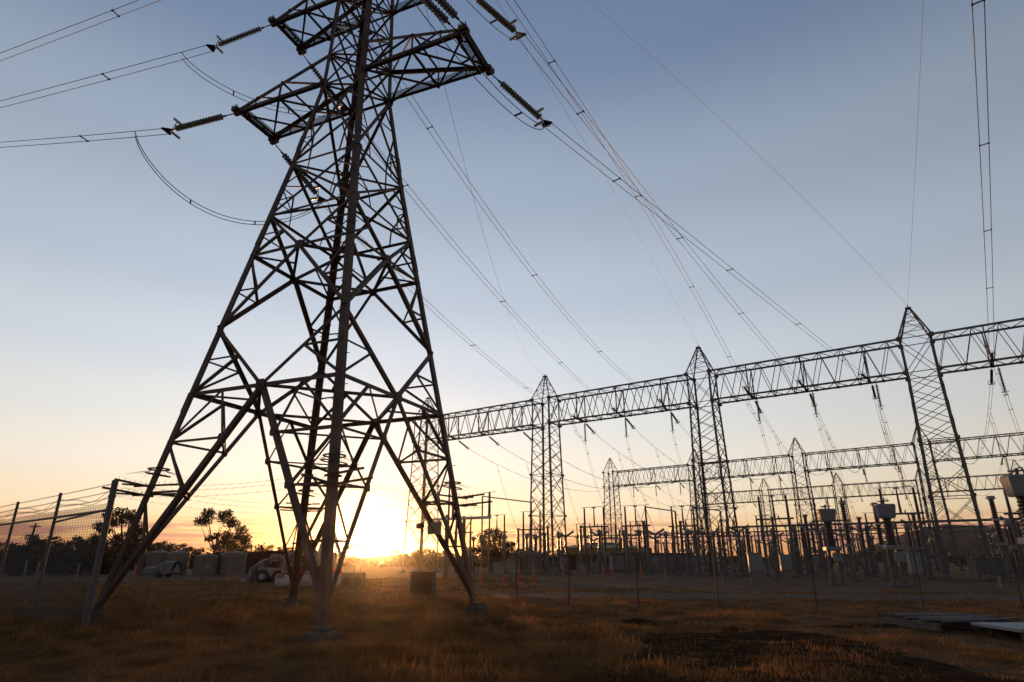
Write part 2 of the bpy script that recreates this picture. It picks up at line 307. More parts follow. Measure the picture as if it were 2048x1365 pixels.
# ---------------------------------------------------------------- the big tower
TX, TY, AZ = -5.427, 17.502, 1.167158
E1 = V(cos(AZ), sin(AZ), 0); E2 = V(-sin(AZ), cos(AZ), 0)
def W(s, t, z): p = V(TX, TY, 0)+E1*s+E2*t; p[2] = z; return p
ZL = [-.2, .4, 5.738, 7.708, 10.098, 11.553, 13.551, 16.961, 18.3, 21, 25, 28.0, 31]
WL = [3.443, 3.349, 2.517, 2.218, 1.834, 1.598, 1.297, .84, .80, .72, .62, .5, .1]
CS = {'F': (-1, -1), 'R': (1, -1), 'B': (1, 1), 'L': (-1, 1)}
def leg(c, z): w = np.interp(z, ZL, WL); s, t = CS[c]; return W(s*w, t*w, z)
ZA, ZB, ZC, ZD, ZE, ZG = 5.738, 7.708, 10.098, 11.553, 13.551, 16.961
def build_tower():
    org = W(0, 0, 0)
    root = empty('transmission_tower', org, 'tall dark lattice transmission tower standing in the dry grass in the foreground', 'pylon')
    def part(m, name, mt='steel', parent=None): 
        p = parent or root
        return m.build(name, M[mt], p, org)
    inw = {}
    for c, (s, t) in CS.items():
        m = MB(); n1 = -E1*s; n2 = -E2*t
        z0 = {'F': .24, 'R': .32, 'B': .3, 'L': .42}[c]
        zs = [z0, ZA, ZC, ZE, ZG, 21, 25, 28]
        for a, b in zip(zs[:-1], zs[1:]): m.ang(leg(c, a), leg(c, b), .178 if b < 14 else .145, n1, n2, .02)
        # splice plates
        for z in (ZA-.5, ZC+.4, ZE+.6):
            m.ang(leg(c, z)-(-n1-n2)*(-.006), leg(c, z+.5)-(-n1-n2)*(-.006), .18, n1, n2, .03) if False else m.ang(leg(c, z)-n1*.012-n2*.012, leg(c, z+.55)-n1*.012-n2*.012, .16, n1, n2, .014)
        lg = part(m, 'leg')
        if c in 'FB':
            z = 3.8; k = 0; sbm = {}
            while z < 20:
                P = leg(c, z); d = (-n1 if k % 2 else -n2); e = (n2 if k % 2 else n1); q = P+e*.1-org
                if k % 2 not in sbm: sbm[k % 2] = MB().cyl(V(0, 0, 0), d*.14, .011, n=5).build('step_bolt', M['steel'], lg); o = sbm[k % 2]
                else: o = link('step_bolt', sbm[k % 2].data, lg)
                o.location = tuple(q); z += .42; k += 1
        # concrete footing
        P = leg(c, z0); fb = MB(); top = z0-.02
        fw = {'F': .62, 'R': .5, 'B': .46, 'L': .46}[c]; fb.box((P[0], P[1], top/2-.1), (fw, fw, top+.2), AZ, .06); fb.box((P[0], P[1], top+.03), (.34, .34, .1), AZ, .02)
        part(fb, 'footing', 'conc')
        # anti-climb guard: barbed outrigger planks and a spiked collar
        g = MB(); z = 3.05; P = leg(c, z); o = nrm(-(n1+n2)); sd_ = nrm(n1-n2)
        for dz, off, L in ((0, .16, 1.05), (.22, .1, .8)):
            for dr in ((o+sd_*.9), (o-sd_*.9), (n1+n2)*.6-o*.3):
                dr = nrm(dr); a = P+V(0, 0, dz)-dr*.25; b = P+V(0, 0, dz+.10)+dr*L
                g.bar(a, b, .06, .045)
                for k in range(6):
                    q = a+(b-a)*(.25+.13*k); g.cyl(q, q+V(0, 0, .09)+sd_*.04*(-1)**k, .006, n=3)
        part(g, 'anti_climb_bracket')
        g = MB(); Pc = leg(c, 3.72)+(n1+n2)*.06; g.torus(Pc, .25, .02, (0, 0, 1), 14, 4); g.torus(Pc-V(0, 0, .14), .30, .016, (.15, 0, 1), 14, 4)
        for k in range(12):
            a = 2*pi*k/12; d = V(cos(a), sin(a), -.25); g.cyl(Pc+d*.2, Pc+d*(.55+.15*(k % 3)), .006, .002, n=3)
        part(g, 'spiked_collar')
    fc = [('L', 'F', -E1), ('F', 'R', -E2), ('R', 'B', E1), ('B', 'L', E2)]     # corner a, corner b, outward normal
    node = {}
    for a, b, n in fc:
        m = MB()
        def br(p, q, w=.07, t=.012, flip=1):
            w *= .84
            d = nrm(V(*q)-V(*p)); f = np.cross(d, n)*flip; p = V(*p)-f*w/2-n*.02; q = V(*q)-f*w/2-n*.02
            m.ang(p, q, w, f, -n, t)
        def plate(P, s=.3):
            e = nrm(leg(b, 6)-leg(a, 6)); pr = [(-s/2, -s*.3), (-s*.3, -s/2), (s*.3, -s/2), (s/2, -s*.3), (s/2, s*.3), (s*.3, s/2), (-s*.3, s/2), (-s/2, s*.3)]
            m.prism(V(*P)-n*.004, V(*P)+n*.012, pr, e, V(0, 0, 1))
        mid = lambda z: (leg(a, z)+leg(b, z))/2
        NA, NC = mid(ZA), mid(ZC); node[a+b] = (NA, NC)
        # bottom: inverted V from the middle of the girt to both feet, with redundants
        for c in (a, b):
            foot = leg(c, .5); dg = lambda z: foot+(NA-foot)*((z-.5)/(ZA-.5))
            br(NA, foot, .15, .016)
            q1 = leg(c, ZA)+(NA-leg(c, ZA))*.47
            z1, z2, z3 = 4.42, 3.12, 1.9
            br(leg(c, z1), dg(z1), .075); br(leg(c, z2), dg(z2), .065); br(leg(c, z3), dg(z3), .055)
            br(leg(c, z1), dg(z2), .07); br(leg(c, z2), dg(z3), .06); br(leg(c, z1), q1, .085); br(q1, dg(z1), .055)
            plate(dg(z1), .2); plate(dg(z2), .18)
            # A-B
            LB_ = leg(c, ZB); br(NA, LB_, .12, .016); Mx = (NA+LB_)/2; P = leg(c, (ZA+ZB)/2)
            br(P, Mx, .06); br(Mx, leg(c, ZA), .085)
            # B-C
            br(LB_, NC, .14, .016); Mx = LB_*.52+NC*.48; P = leg(c, ZB*.5+ZC*.5); br(P, Mx, .06); br(Mx, leg(c, ZC), .075); Q = leg(c, ZB*.25+ZC*.75); br(Q, LB_*.26+NC*.74, .05) if False else None
            # C-D
            LD = leg(c, ZD); br(NC, LD, .11, .014); Mx = (NC+LD)/2; P = leg(c, (ZC+ZD)/2); br(P, Mx, .055); br(Mx, leg(c, ZC), .085)
            br(leg(c, ZC+.35), Mx+(LD-Mx)*.3, .05) if False else None
        br(leg(a, ZA), leg(b, ZA), .13, .014); br(leg(a, ZC), leg(b, ZC), .11, .014); br(leg(a, ZD), leg(b, ZD), .085)
        plate(NA, .3); plate(NC, .28)
        # X panels above
        for z0, z1, w in ((ZD, ZE, .095), (ZE, ZG, .095), (ZG, 18.3, .075), (18.3, 19.65, .07), (19.65, 21, .07), (21, 22.3, .065), (22.3, 23.65, .06), (23.65, 25, .06), (25, 26.3, .055), (26.3, 28, .055)):
            br(leg(a, z0), leg(b, z1), w, .012); br(leg(b, z0), leg(a, z1), w, .012, -1); br(leg(a, z1), leg(b, z1), w*.9)
            if z1 < 17.2:
                for c, d in ((a, b), (b, a)):
                    wz0 = np.linalg.norm(leg(a, z0)-leg(b, z0)); wz1 = np.linalg.norm(leg(a, z1)-leg(b, z1)); tX = wz0/(wz0+wz1); X = leg(c, z0)+(leg(d, z1)-leg(c, z0))*tX
                    lo = leg(c, z0)+(X-leg(c, z0))*.5; zm = z0+(z1-z0)*tX
                    br(leg(c, zm), X if False else lo, .05); br(leg(c, z0+(z1-z0)*tX*.5), lo, .045)
                    hi = leg(c, z1)+(X-leg(c, z1))*.5; br(leg(c, zm), hi, .05)
                    hm = (leg(a, z0)+leg(b, z0))/2; br(lo, leg(c, z0)+(hm-leg(c, z0))*.55, .045)
        for z in (ZD, ZE, ZG): plate(leg(a, z)+(leg(b, z)-leg(a, z))*.05, .34 if z == ZG else .24); plate(leg(b, z)+(leg(a, z)-leg(b, z))*.05, .34 if z == ZG else .24)
        part(m, 'face_bracing')
    # plan bracing
    ks = ['LF', 'FR', 'RB', 'BL']
    def pb(p, q, w, h): part(MB().bar(p, q, w, h), 'plan_brace')
    for i in range(4):
        p, q = node[ks[i]], node[ks[(i+1) % 4]]
        for j in (0, 1): pb(p[j], q[j], .085, .07)
        c = ks[i][1]; f = leg(c, .5)
        for z in (4.42, 3.12, 1.9):
            t = (z-.5)/(ZA-.5); pb(f+(p[0]-f)*t, f+(q[0]-f)*t, .055, .04)
        pb((p[0]+q[0])/2, leg(c, ZA), .06, .05); pb((p[1]+q[1])/2, leg(c, ZC), .055, .045)
    for z in (ZE, ZG, 18.3, 21, 25):
        pb(leg('L', z), leg('R', z), .06, .05); pb(leg('F', z)-V(0, 0, .05), leg('B', z)-V(0, 0, .05), .06, .05)
    # peak
    m = MB(); top = W(0, 0, 31)
    for c in CS: m.bar(leg(c, 28), top+(leg(c, 28)-top)*.03, .09)
    for z in (28.9, 29.8):
        pts = [leg(c, 28)+(top-leg(c, 28))*((z-28)/3) for c in 'FRBL']
        for i in range(4): m.bar(pts[i], pts[(i+1) % 4], .05); m.bar(pts[i], top+(leg('FRBL'[(i+1) % 4], 28)-top)*max(.05, (31-z-.9)/3), .04)
    part(m, 'peak')
    # crossarms
    for za, zu, tl in ((17.0, 18.3, 4.67), (21.0, 22.3, 3.75), (25.0, 26.3, 3.25)):
        for sg in (1, -1):
            m = MB(); gr = MB(); w0 = np.interp(za, ZL, WL); w1 = np.interp(zu, ZL, WL); hw = .9 if za < 20 else .76
            lo = lambda s, k: W(s*(w0+(hw-w0)*k), sg*(w0+(tl-w0)*k), za)
            up = lambda s, k: W(s*(w1+(hw-w1)*k), sg*(w1+(tl-w1)*k), zu+(za+.16-zu)*k)
            out = E2*sg
            for s in (-1, 1):
                m.ang(lo(s, 0), lo(s, 1.02), .13, -E1*s, V(0, 0, 1), .016); m.ang(up(s, 0), up(s, 1.01), .12, -E1*s, V(0, 0, -1), .016)
                m.bar(lo(s, .5), up(s, .5), .065, .05); m.bar(lo(s, 0.02), up(s, .5), .06, .05); m.bar(lo(s, .5), up(s, .02), .05, .04) if False else None
                m.bar(lo(s, .5), up(s, .78), .045, .04); m.bar(lo(s, .78), up(s, .78), .045, .04)
                # heavy attachment plates at the tip corners
                P = lo(s, 1); m.box(P+V(0, 0, .06), (.34, .26, .2), AZ, .03); m.box(P+V(0, 0, -.06), (.16, .2, .14), AZ, .02)
                for k in range(4): q = P+E1*s*.16+out*(-.12+.08*k); m.cyl(q, q+V(0, 0, .2), .018, n=5)
            m.bar(lo(-1, .5), lo(1, .5), .07, .06); m.bar(up(-1, .5), up(1, .5), .06, .05); m.bar(lo(-1, 0), lo(1, .5), .065, .05); m.bar(lo(1, 0)-V(0, 0, .05), lo(-1, .5)-V(0, 0, .05), .065, .05)
            m.bar(lo(-1, .5), lo(1, 1), .06, .05); m.bar(lo(1, .5)-V(0, 0, .05), lo(-1, 1)-V(0, 0, .05), .06, .05); m.bar(up(-1, .5), up(1, 1), .05, .04); m.bar(up(1, 0), up(-1, .5), .05, .04)
            # tip walkway frame
            m.ang(lo(-1, 1), lo(1, 1), .12, -out, V(0, 0, 1), .014); a_, b_ = lo(-1, 1)-out*.32, lo(1, 1)-out*.32; m.bar(a_, b_, .07, .06); m.bar(lo(-1, 1)+V(0, 0, .16), lo(1, 1)+V(0, 0, .16), .07)
            for k in range(5): t = k/4; m.bar(lo(-1, 1)+(lo(1, 1)-lo(-1, 1))*t, a_+(b_-a_)*(t+.12 if k % 2 == 0 and k < 4 else t-.1), .04, .035)
            arm = part(m, 'crossarm')
            def grating(p, q, wdir, wd):
                p = V(*p); q = V(*q); L = np.linalg.norm(q-p); nn = int(L/.07); d = (q-p)/nn
                for i in range(nn+1): gr.bar(p+d*i, p+d*i+wdir*wd, .02, .012)
                for k in range(8): gr.bar(p+wdir*wd*k/7, q+wdir*wd*k/7, .012, .012)
            grating(lo(-1, .98)+V(0, 0, .10), lo(1, .98)+V(0, 0, .10), -out, .3)
            grating(lo(1, .02)+V(0, 0, .03), lo(1, .97)+V(0, 0, .03), -E1, .34)
            part(gr, 'walkway_grating', 'galv', arm)
    # barbed wire strung round the tower above head height
    m = MB(); ring = ['L', 'F', 'R', 'B']
    for z, o in ((3.05, .75), (3.22, .5), (3.34, .3)):
        for i in range(4):
            c, d = ring[i], ring[(i+1) % 4]; P = leg(c, z); Q = leg(d, z); ce = W(0, 0, z); P = P+nrm(P-ce)*o; Q = Q+nrm(Q-ce)*o
            pts = [P+(Q-P)*t-V(0, 0, .16*4*t*(1-t)) for t in np.linspace(0, 1, 24)]; m.tube(pts, .0028, 3)
            for p in pts: m.bar(p-V(.03, .02, .03), p+V(.03, .02, .03), .005)
    part(m, 'barbed_wire', 'wire')
    # equipment boxes slung under the brace of the right leg
    P = leg('R', 2.55); c = P-E1*.4*0+E2*.95-V(0, 0, .12)
    m = MB(); m.box(c, (.42, .16, .34), AZ+pi/2, .02); m.bar(c+V(0, 0, .17)+E2*.25, c+V(0, 0, .17)-E2*.25, .05); part(m, 'marker_plate', 'box')
    m = MB(); m.box(c+E2*.5+V(0, 0, .08), (.22, .2, .16), AZ, .03); part(m, 'sensor_box', 'brownp')
build_tower()

# ---------------------------------------------------------------- gantries
def column_mesh():
    m = MB(); h = lambda z: np.interp(z, [0, 17.8, 21.3], [1.75, 1.3, 1.3])
    cs = [(-1, -1), (1, -1), (1, 1), (-1, 1)]; P = lambda c, z: V(c[0]*h(z), c[1]*h(z), z)
    for c in cs:
        m.ang(P(c, 0), P(c, 17.8), .2, (-c[0], 0, 0), (0, -c[1], 0), .03); m.ang(P(c, 17.8), P(c, 21.3), .18, (-c[0], 0, 0), (0, -c[1], 0), .03)
        m.box((c[0]*1.75, c[1]*1.75, .12), (.7, .7, .5), 0, .05)
        for z in (17.85, 21.15): m.box(P(c, z), (.42, .42, .34), 0, .04)
        m.box(P(c, 11.6), (.26, .26, .3), 0, .02); m.box(P(c, 6.7), (.26, .26, .3), 0, .02)
    zs = [.3, 3.6, 6.7, 9.2, 11.6, 13.2, 14.8, 16.3, 17.85]
    for i in range(4):
        a, b = cs[i], cs[(i+1) % 4]
        for z0, z1 in zip(zs[:-1], zs[1:]):
            m.bar(P(a, z0), P(b, z1), .075, .05); m.bar(P(b, z0)*1.0, P(a, z1), .075, .05)
            if z1 < 12: X = (P(a, (z0+z1)/2)+P(b, (z0+z1)/2))/2; m.bar(P(a, (z0+z1)/2), (X+P(a, z1))/2, .05); m.bar(P(b, (z0+z1)/2), (X+P(b, z1))/2, .05)
        for z in (6.7, 11.6, 17.85, 21.15): m.bar(P(a, z), P(b, z), .09, .06)
        m.bar(P(a, 17.85), P(b, 21.15), .08, .05); m.bar(P(b, 17.85), P(a, 21.15), .08, .05)
    # ladder up one leg
    for z in np.arange(2.5, 21, .35): m.bar((1.3, -.1, z), (1.3, .2, z), .02) if z > 17 else None
    return m
def peak_mesh():
    m = MB(); cs = [(-1, -1), (1, -1), (1, 1), (-1, 1)]; top = lambda c: V(c[0]*.16, c[1]*.16, 24.35)
    P = lambda c, t: V(c[0]*1.3, c[1]*1.3, 21.3)*(1-t)+top(c)*t
    for i in range(4):
        a, b = cs[i], cs[(i+1) % 4]; m.bar(P(a, 0), P(a, 1), .11, .11)
        for t0, t1 in ((0, .36), (.36, .66), (.66, .9)): m.bar(P(a, t0), P(b, t1), .055, .04); m.bar(P(a, t1), P(b, t1), .05, .04)
    m.box((0, 0, 24.42), (.5, .5, .16), 0, .03); m.cyl((0, 0, 24.5), (0, 0, 24.75), .05); return m
def beam_mesh(L):
    m = MB(); x0, x1 = 1.3, L-1.3; w = 1.1; zb, zt = 17.95, 21.2; n = 9; xs = np.linspace(x0, x1, n+1)
    for y in (-w, w):
        for z in (zb, zt): m.bar((x0-.05, y, z), (x1+.05, y, z), .165, .165)
        for i in range(n):
            xm = (xs[i]+xs[i+1])/2; m.bar((xs[i], y, zb), (xm, y, zt), .085, .055); m.bar((xm, y, zt), (xs[i+1], y, zb), .085, .055)
            if i: m.box((xs[i], y, zb), (.3, .06, .26), 0, .02)
            m.box((xm, y, zt), (.26, .06, .2), 0, .02)
    for i in range(n+1):
        m.bar((xs[i], -w, zb), (xs[i], w, zb), .07)
        if i < n:
            xm = (xs[i]+xs[i+1])/2; m.bar((xm, -w, zt), (xm, w, zt), .06); m.bar((xs[i], -w, zb), (xm, w, zb), .055); m.bar((xm, w, zb), (xs[i+1], -w, zb), .055)
            m.bar((xs[i], w, zt), (xm, -w, zt), .05); m.bar((xm, -w, zt), (xs[i+1], w, zt), .05)
    for f in (.25, .51, .785):
        x = L*f
        for y in (-w, w): m.bar((x, y, zb), (x, y, zt), .13, .1)
        m.bar((x, -w, zb-.02), (x, w, zb-.02), .14, .12); m.bar((x, -w, zb), (x, w, zt), .07); m.box((x, 0, zb-.1), (.3, .5, .16), 0, .03)
    return m
cmesh = pmesh = None; beams = {}
ROWS = {1: (V(-12.538, 89.858, 0), V(16.897, -11.628, 0)), 2: (V(23.27, 147.65, 0), V(16.44, -12.82, 0)), 3: (V(89.93-31.1, 173.8+23.9, 0), V(15.55, -11.95, 0))}
def G(r, u, z, off=0): T, s = ROWS[r]; d = nrm(s); return T+s*u+V(-d[1], d[0], 0)*off+V(0, 0, z)
def gantry(r, n, label):
    global cmesh, pmesh
    T, s = ROWS[r]; L = np.linalg.norm(s); root = empty('line_gantry', T, label, 'gantry'); root.rotation_euler = (0, 0, atan2(s[1], s[0]))
    for i in range(n):
        if cmesh is None:
            c = column_mesh().build('column', M['galv'], root); cmesh = c.data; p = peak_mesh().build('peak', M['galv'], c); pmesh = p.data
        else: c = link('column', cmesh, root); p = link('peak', pmesh, c)
        c.location = (L*i, 0, 0)
        if i < n-1:
            k = round(L, 1)
            if k not in beams: b = beam_mesh(L).build('beam', M['galv'], root); beams[k] = b.data
            else: b = link('beam', beams[k], root)
            b.location = (L*i, 0, 0)
    return root
gantry(1, 5, 'nearest and largest lattice gantry, its beam crossing the right half of the picture')
gantry(2, 5, 'second lattice gantry farther back, beam seen below the nearest gantry beam')
gantry(3, 5, 'third and farthest lattice gantry, small beam just above the equipment')

# ---------------------------------------------------------------- insulator strings
def to_axis(o, P, Q):
    o.location = tuple(P); d = Vector(V(*Q)-V(*P)); o.rotation_mode = 'QUATERNION'; o.rotation_quaternion = d.to_track_quat('X', 'Z'); return d.length
RX = Matrix.Rotation(pi/2, 4, 'Y')           # local Z -> X
_str = {}
def tower_string(P, Q, label, double=False):
    L0 = 3.3; root = empty('insulator_string', P, label, 'insulator', 'disc insulator strings on the tall tower')
    d = to_axis(root, P, Q); root.scale = (d/L0,)*3
    if 'rod' not in _str:
        m = MB(); m.cyl((0, 0, 0), (.55, 0, 0), .022, n=6); m.bar((.5, 0, 0), (.62, 0, 0), .07, .03); _str['rod'] = m.build('link_rod', M['steel'], root).data
        m = MB(); prof = []
        for i in range(17):
            x = .64+i*.128; prof += [(.035, x), (.05, x+.01), (.055, x+.035), (.112, x+.06), (.122, x+.075), (.11, x+.088), (.06, x+.082), (.03, x+.1)]
        m.lathe(prof, RX, 12); _str['disc'] = m.build('insulator_discs', M['glass'], root, smooth=False).data
        m = MB(); m.cyl((2.8, 0, 0), (3.05, 0, 0), .03); m.prism((3.02, -.02, 0), (3.02, .02, 0), [(0, 0), (.28, .24), (.34, .2), (.34, -.2), (.28, -.24)], V(1, 0, 0), V(0, 0, 1)) if False else m.prism((3.0, 0, -.015), (3.0, 0, .015), [(0, -.05), (.26, -.22), (.34, -.22), (.34, .22), (.26, .22), (0, .05)], V(1, 0, 0), V(0, 1, 0))
        _str['yoke'] = m.build('yoke_plate', M['steel'], root).data
        m = MB(); m.tube([(3.0, 0, 0), (2.95, .0, .16), (2.83, 0, .30), (2.78, 0, .31)], .018, 5); m.cyl((2.78, -.2, .31), (2.78, .2, .31), .05, n=10); _str['horn'] = m.build('arcing_horn', M['alum'], root).data
        h2 = link('arcing_horn', _str['horn'], root); h2.rotation_euler = (pi, 0, 0)
    else:
        link('link_rod', _str['rod'], root); link('insulator_discs', _str['disc'], root); link('yoke_plate', _str['yoke'], root); link('arcing_horn', _str['horn'], root); h2 = link('arcing_horn', _str['horn'], root); h2.rotation_euler = (pi, 0, 0)
    return root
def gantry_string(P, Q, label, vertical=False):
    L0 = 2.75; root = empty('suspension_insulator' if vertical else 'tension_insulator', P, label, 'insulator', 'hanging insulators under the gantries' if vertical else 'tension insulators on the gantries')
    d = to_axis(root, P, Q); root.scale = (d/L0,)*3; k = 'v' if vertical else 't'
    if k not in _str:
        m = MB(); prof = []
        if vertical:
            for i in range(16): x = .3+i*.135; prof += [(.05, x), (.13, x+.035), (.13, x+.06), (.05, x+.09)]
        else:
            for i in range(26): x = .28+i*.085; prof += [(.085, x), (.115, x+.03), (.085, x+.06)]
        m.lathe(prof, RX, 9); _str[k] = m.build('insulator_sheds', M['porc'], root).data
        _str[k+'e'] = MB().cyl((0, 0, 0), (.32, 0, 0), .035).build('top_fitting', M['galv'], root).data; m = MB(); m.cyl((2.45, 0, 0), (2.75, 0, 0), .035); m.bar((2.7, -.24, 0), (2.7, .24, 0), .07, .05); _str[k+'f'] = m.build('end_fitting', M['galv'], root).data
        m = MB(); m.torus((2.42, 0, 0), .27, .018, (1, 0, 0), 18, 5); m.bar((2.42, -.27, 0), (2.42, .27, 0), .02); _str[k+'r'] = m.build('corona_ring', M['alum'], root).data
    else:
        link('insulator_sheds', _str[k], root); link('top_fitting', _str[k+'e'], root); link('end_fitting', _str[k+'f'], root); link('corona_ring', _str[k+'r'], root)
    return root

# ---------------------------------------------------------------- conductors
def catenary(P, Q, sag, n=40): t = np.linspace(0, 1, n)[:, None]; return P+(Q-P)*t-V(0, 0, 1)*(4*sag*t*(1-t))
def sag_through(P, Q, px=None, py=None):
    best = (1e9, 0)
    for s in np.arange(-1.5, 9, .05):
        q = proj(catenary(P, Q, s, 120)); i = np.argmin(abs(q[:, 0]-px)) ; e = abs(q[i, 1]-py)+abs(q[i, 0]-px)*.2
        if e < best[0]: best = (e, s)
    return best[1]
def conductor(P, Q, sag, label, cat='power line', name='twin_conductor', group='twin conductors', r=.0155, sep=.33, twin=True, every=11.0, first=.12, n=40):
    P = V(*P); Q = V(*Q); pts = catenary(P, Q, sag, n); h = nrm(np.cross(Q-P, V(0, 0, 1))) if np.linalg.norm(np.cross(Q-P, V(0, 0, 1))) > 1e-3*np.linalg.norm(Q-P) else V(1, 0, 0)
    org = pts[0]
    if not twin:
        o = MB().tube(pts-org, r, 4).build(name, M['wire']); o.location = tuple(org); return tag(o, label, cat, group)
    root = empty(name, org, label, cat, group)
    for s in (-1, 1): MB().tube([p+h*s*sep/2 for p in pts], r, 4).build('wire', M['wire'], root, org)
    L = np.linalg.norm(Q-P); k = max(1, int(L/every)); dd = nrm(Q-P)
    for i in range(k):
        t = first+(1-2*first)*(i/(k-1) if k > 1 else .5); c = pts[int(t*(n-1))]; m = MB(); m.bar(c-h*sep/2, c+h*sep/2, .034, .036)
        for s in (-1, 1): m.bar(c+h*s*sep/2-dd*.06, c+h*s*sep/2+dd*.06, .048)
        m.build('spacer', M['steel'], root, org)
    return root
def jumper(P, Q, drop, label, side=V(0, 0, 0), sep=.3, r=.017, group='jumper loops under the tower arms'):
    t = np.linspace(0, 1, 34)[:, None]; k = 1-(2*t-1)**2; k = k**.8; pts = P+(Q-P)*t-V(0, 0, 1)*drop*k+side*k
    org = V(*P); h = nrm(np.cross(Q-P, V(0, 0, 1))); root = empty('jumper_cable', org, label, 'cable', group)
    for s in (-1, 1): MB().tube([p+h*s*sep/2 for p in pts], r, 4).build('wire', M['wire'], root, org)
    for j in (11, 22): MB().bar(pts[j]-h*sep/2, pts[j]+h*sep/2, .05, .04).build('spacer', M['steel'], root, org)
    return root
tip = lambda s, sg, z, tl, hw: W(s*hw, sg*tl, z-.02)
ARMS = {'lower': (17.0, 4.67, .9), 'middle': (21.0, 3.75, .76), 'top': (25.0, 3.25, .76)}
ends = {}
# incoming spans on the left, leaving the picture at its left edge
for nm, q1, q2 in (('lower', (332, 263), (0, 287)), ('middle', (420, 97), (0, 203)), ('top', None, None)):
    z, tl, hw = ARMS[nm]; P = tip(-1, 1, z, tl, hw)
    if q1: E = onplane(P, 163, q1); X = onplane(P, 163, q2)
    else:  X1 = onplane(P, 163, (300, 0)); X = onplane(P, 163, (0, 105)); d = nrm(X1-P); E = P+d*3.2
    tower_string(P, E, f'brown disc insulator string at the near end of the {nm} left crossarm')
    far = E+(X-E)*4.5; far[2] += 1.5 if nm == 'lower' else 1.0
    conductor(E, far, .6 if nm != 'top' else .8, f'twin conductor running off to the left from the {nm} left crossarm', every=9)
    ends['L', nm] = E+(X-E)*(.17 if nm != 'middle' else .12)
# right circuit going back over the camera
for nm in ('lower',):
    z, tl, hw = ARMS[nm]; P = tip(-1, -1, z, tl, hw); E = onplane(P, 238, (865, 0)); d = nrm(E-P); hh = nrm(np.cross(d, V(0, 0, 1)))
    E = P+d*3.4
    for s, w in ((-1, 'left'), (1, 'right')): tower_string(P+hh*s*.16, E+hh*s*.2, f'{w} one of the paired disc strings rising out of frame above the lower right crossarm')
    conductor(E, E+d*30+V(0, 0, 2), .8, 'twin conductor passing overhead from the lower right crossarm, out of frame', every=9); ends['Rn', nm] = E
# outgoing spans to the first gantry
targets = {('L', 'lower'): (1.25, (645, 403), (1000, 735)), ('L', 'middle'): (1.515, (690, 222), (940, 525)), ('L', 'top'): (1.80, None, (940, 372)),
           ('R', 'lower'): (2.785, (1095, 250), (1345, 448)), ('R', 'middle'): (2.51, (1052, 82), (1400, 525)), ('R', 'top'): (2.25, None, (1235, 309))}
word = {1.25: 'left', 1.515: 'middle', 1.80: 'right', 2.25: 'left', 2.51: 'middle', 2.785: 'right'}
for (sd_, nm), (u, q1, q2) in targets.items():
    z, tl, hw = ARMS[nm]; P = tip(1, 1 if sd_ == 'L' else -1, z, tl, hw); A = G(1, u, 17.85, -.9); dirh = A-P; az = math.degrees(atan2(dirh[1], dirh[0]))
    if q1: E = onplane(P, az, q1); E = P+nrm(E-P)*min(max(np.linalg.norm(E-P), 2.6), 3.6)
    else: E = P+nrm(dirh*V(1, 1, 0)+V(0, 0, -.12*np.linalg.norm(dirh)))*3.2
    sidew = 'left' if sd_ == 'L' else 'right'
    tower_string(P, E, f'disc insulator string at the far end of the {nm} {sidew} crossarm')
    # gantry end
    bay = 'second' if u < 2 else 'third'
    B = A+nrm(nrm(E-A)+V(0, 0, -.02))*2.75
    gantry_string(A, B, f'tension insulator on the line side of the nearest gantry, {word[u]} of three, {bay} bay')
    conductor(E, B, sag_through(E, B, *q2), f'twin conductor sloping down from the {nm} {sidew} crossarm to the nearest gantry', every=11)
    ends[sd_+'f', nm] = E; ends['gB', u] = B
    if nm != 'top':
        S = ends.get(('L', nm)) if sd_ == 'L' else ends.get(('Rn', nm))
        if S is None: z, tl, hw = ARMS[nm]; p0 = tip(-1, -1, z, tl, hw); S = p0+nrm(ends['Rn', 'lower']-tip(-1, -1, 17, 4.67, .9))*3.3
        jumper(S, E, 2.2 if (sd_, nm) == ('L', 'lower') else (.95 if sd_ == 'L' else 1.7), f'twin jumper loop hanging below the {nm} {sidew} crossarm', E2*(.2 if sd_ == 'L' else -.5))
# line from another tower behind the camera into the right hand bay
A = G(1, 3.25, 17.85, -.9); far = atz(1950, 0, 19.5); E = A+nrm(far-A)*2.75
gantry_string(A, E, 'tension insulator on the nearest gantry beam right of its rightmost visible column')
conductor(E, A+(far-A)*1.6, .5, 'twin conductor coming down from the top right corner to the nearest gantry', every=9)
ends['gB', 3.25] = E
# earth wires
top = W(0, 0, 31)
for i, w in ((1, 'second'), (2, 'third'), (3, 'fourth')):
    g = G(1, i, 24.7); q = {1: (940, 372), 2: (1300, 480), 3: (1500, 262)}[i]
    conductor(top, g, sag_through(top, g, *q), f'thin earth wire falling to the peak of the {w} column of the nearest gantry', 'earth wire', 'earth_wire', 'earth wires', .009, twin=False)
g = G(1, 3, 24.7); far = atz(1843, 0, 27); conductor(g, g+(far-g)*1.5, .4, 'thin earth wire rising from the fourth gantry column out of the picture top', 'earth wire', 'earth_wire', 'earth wires', .009, twin=False)

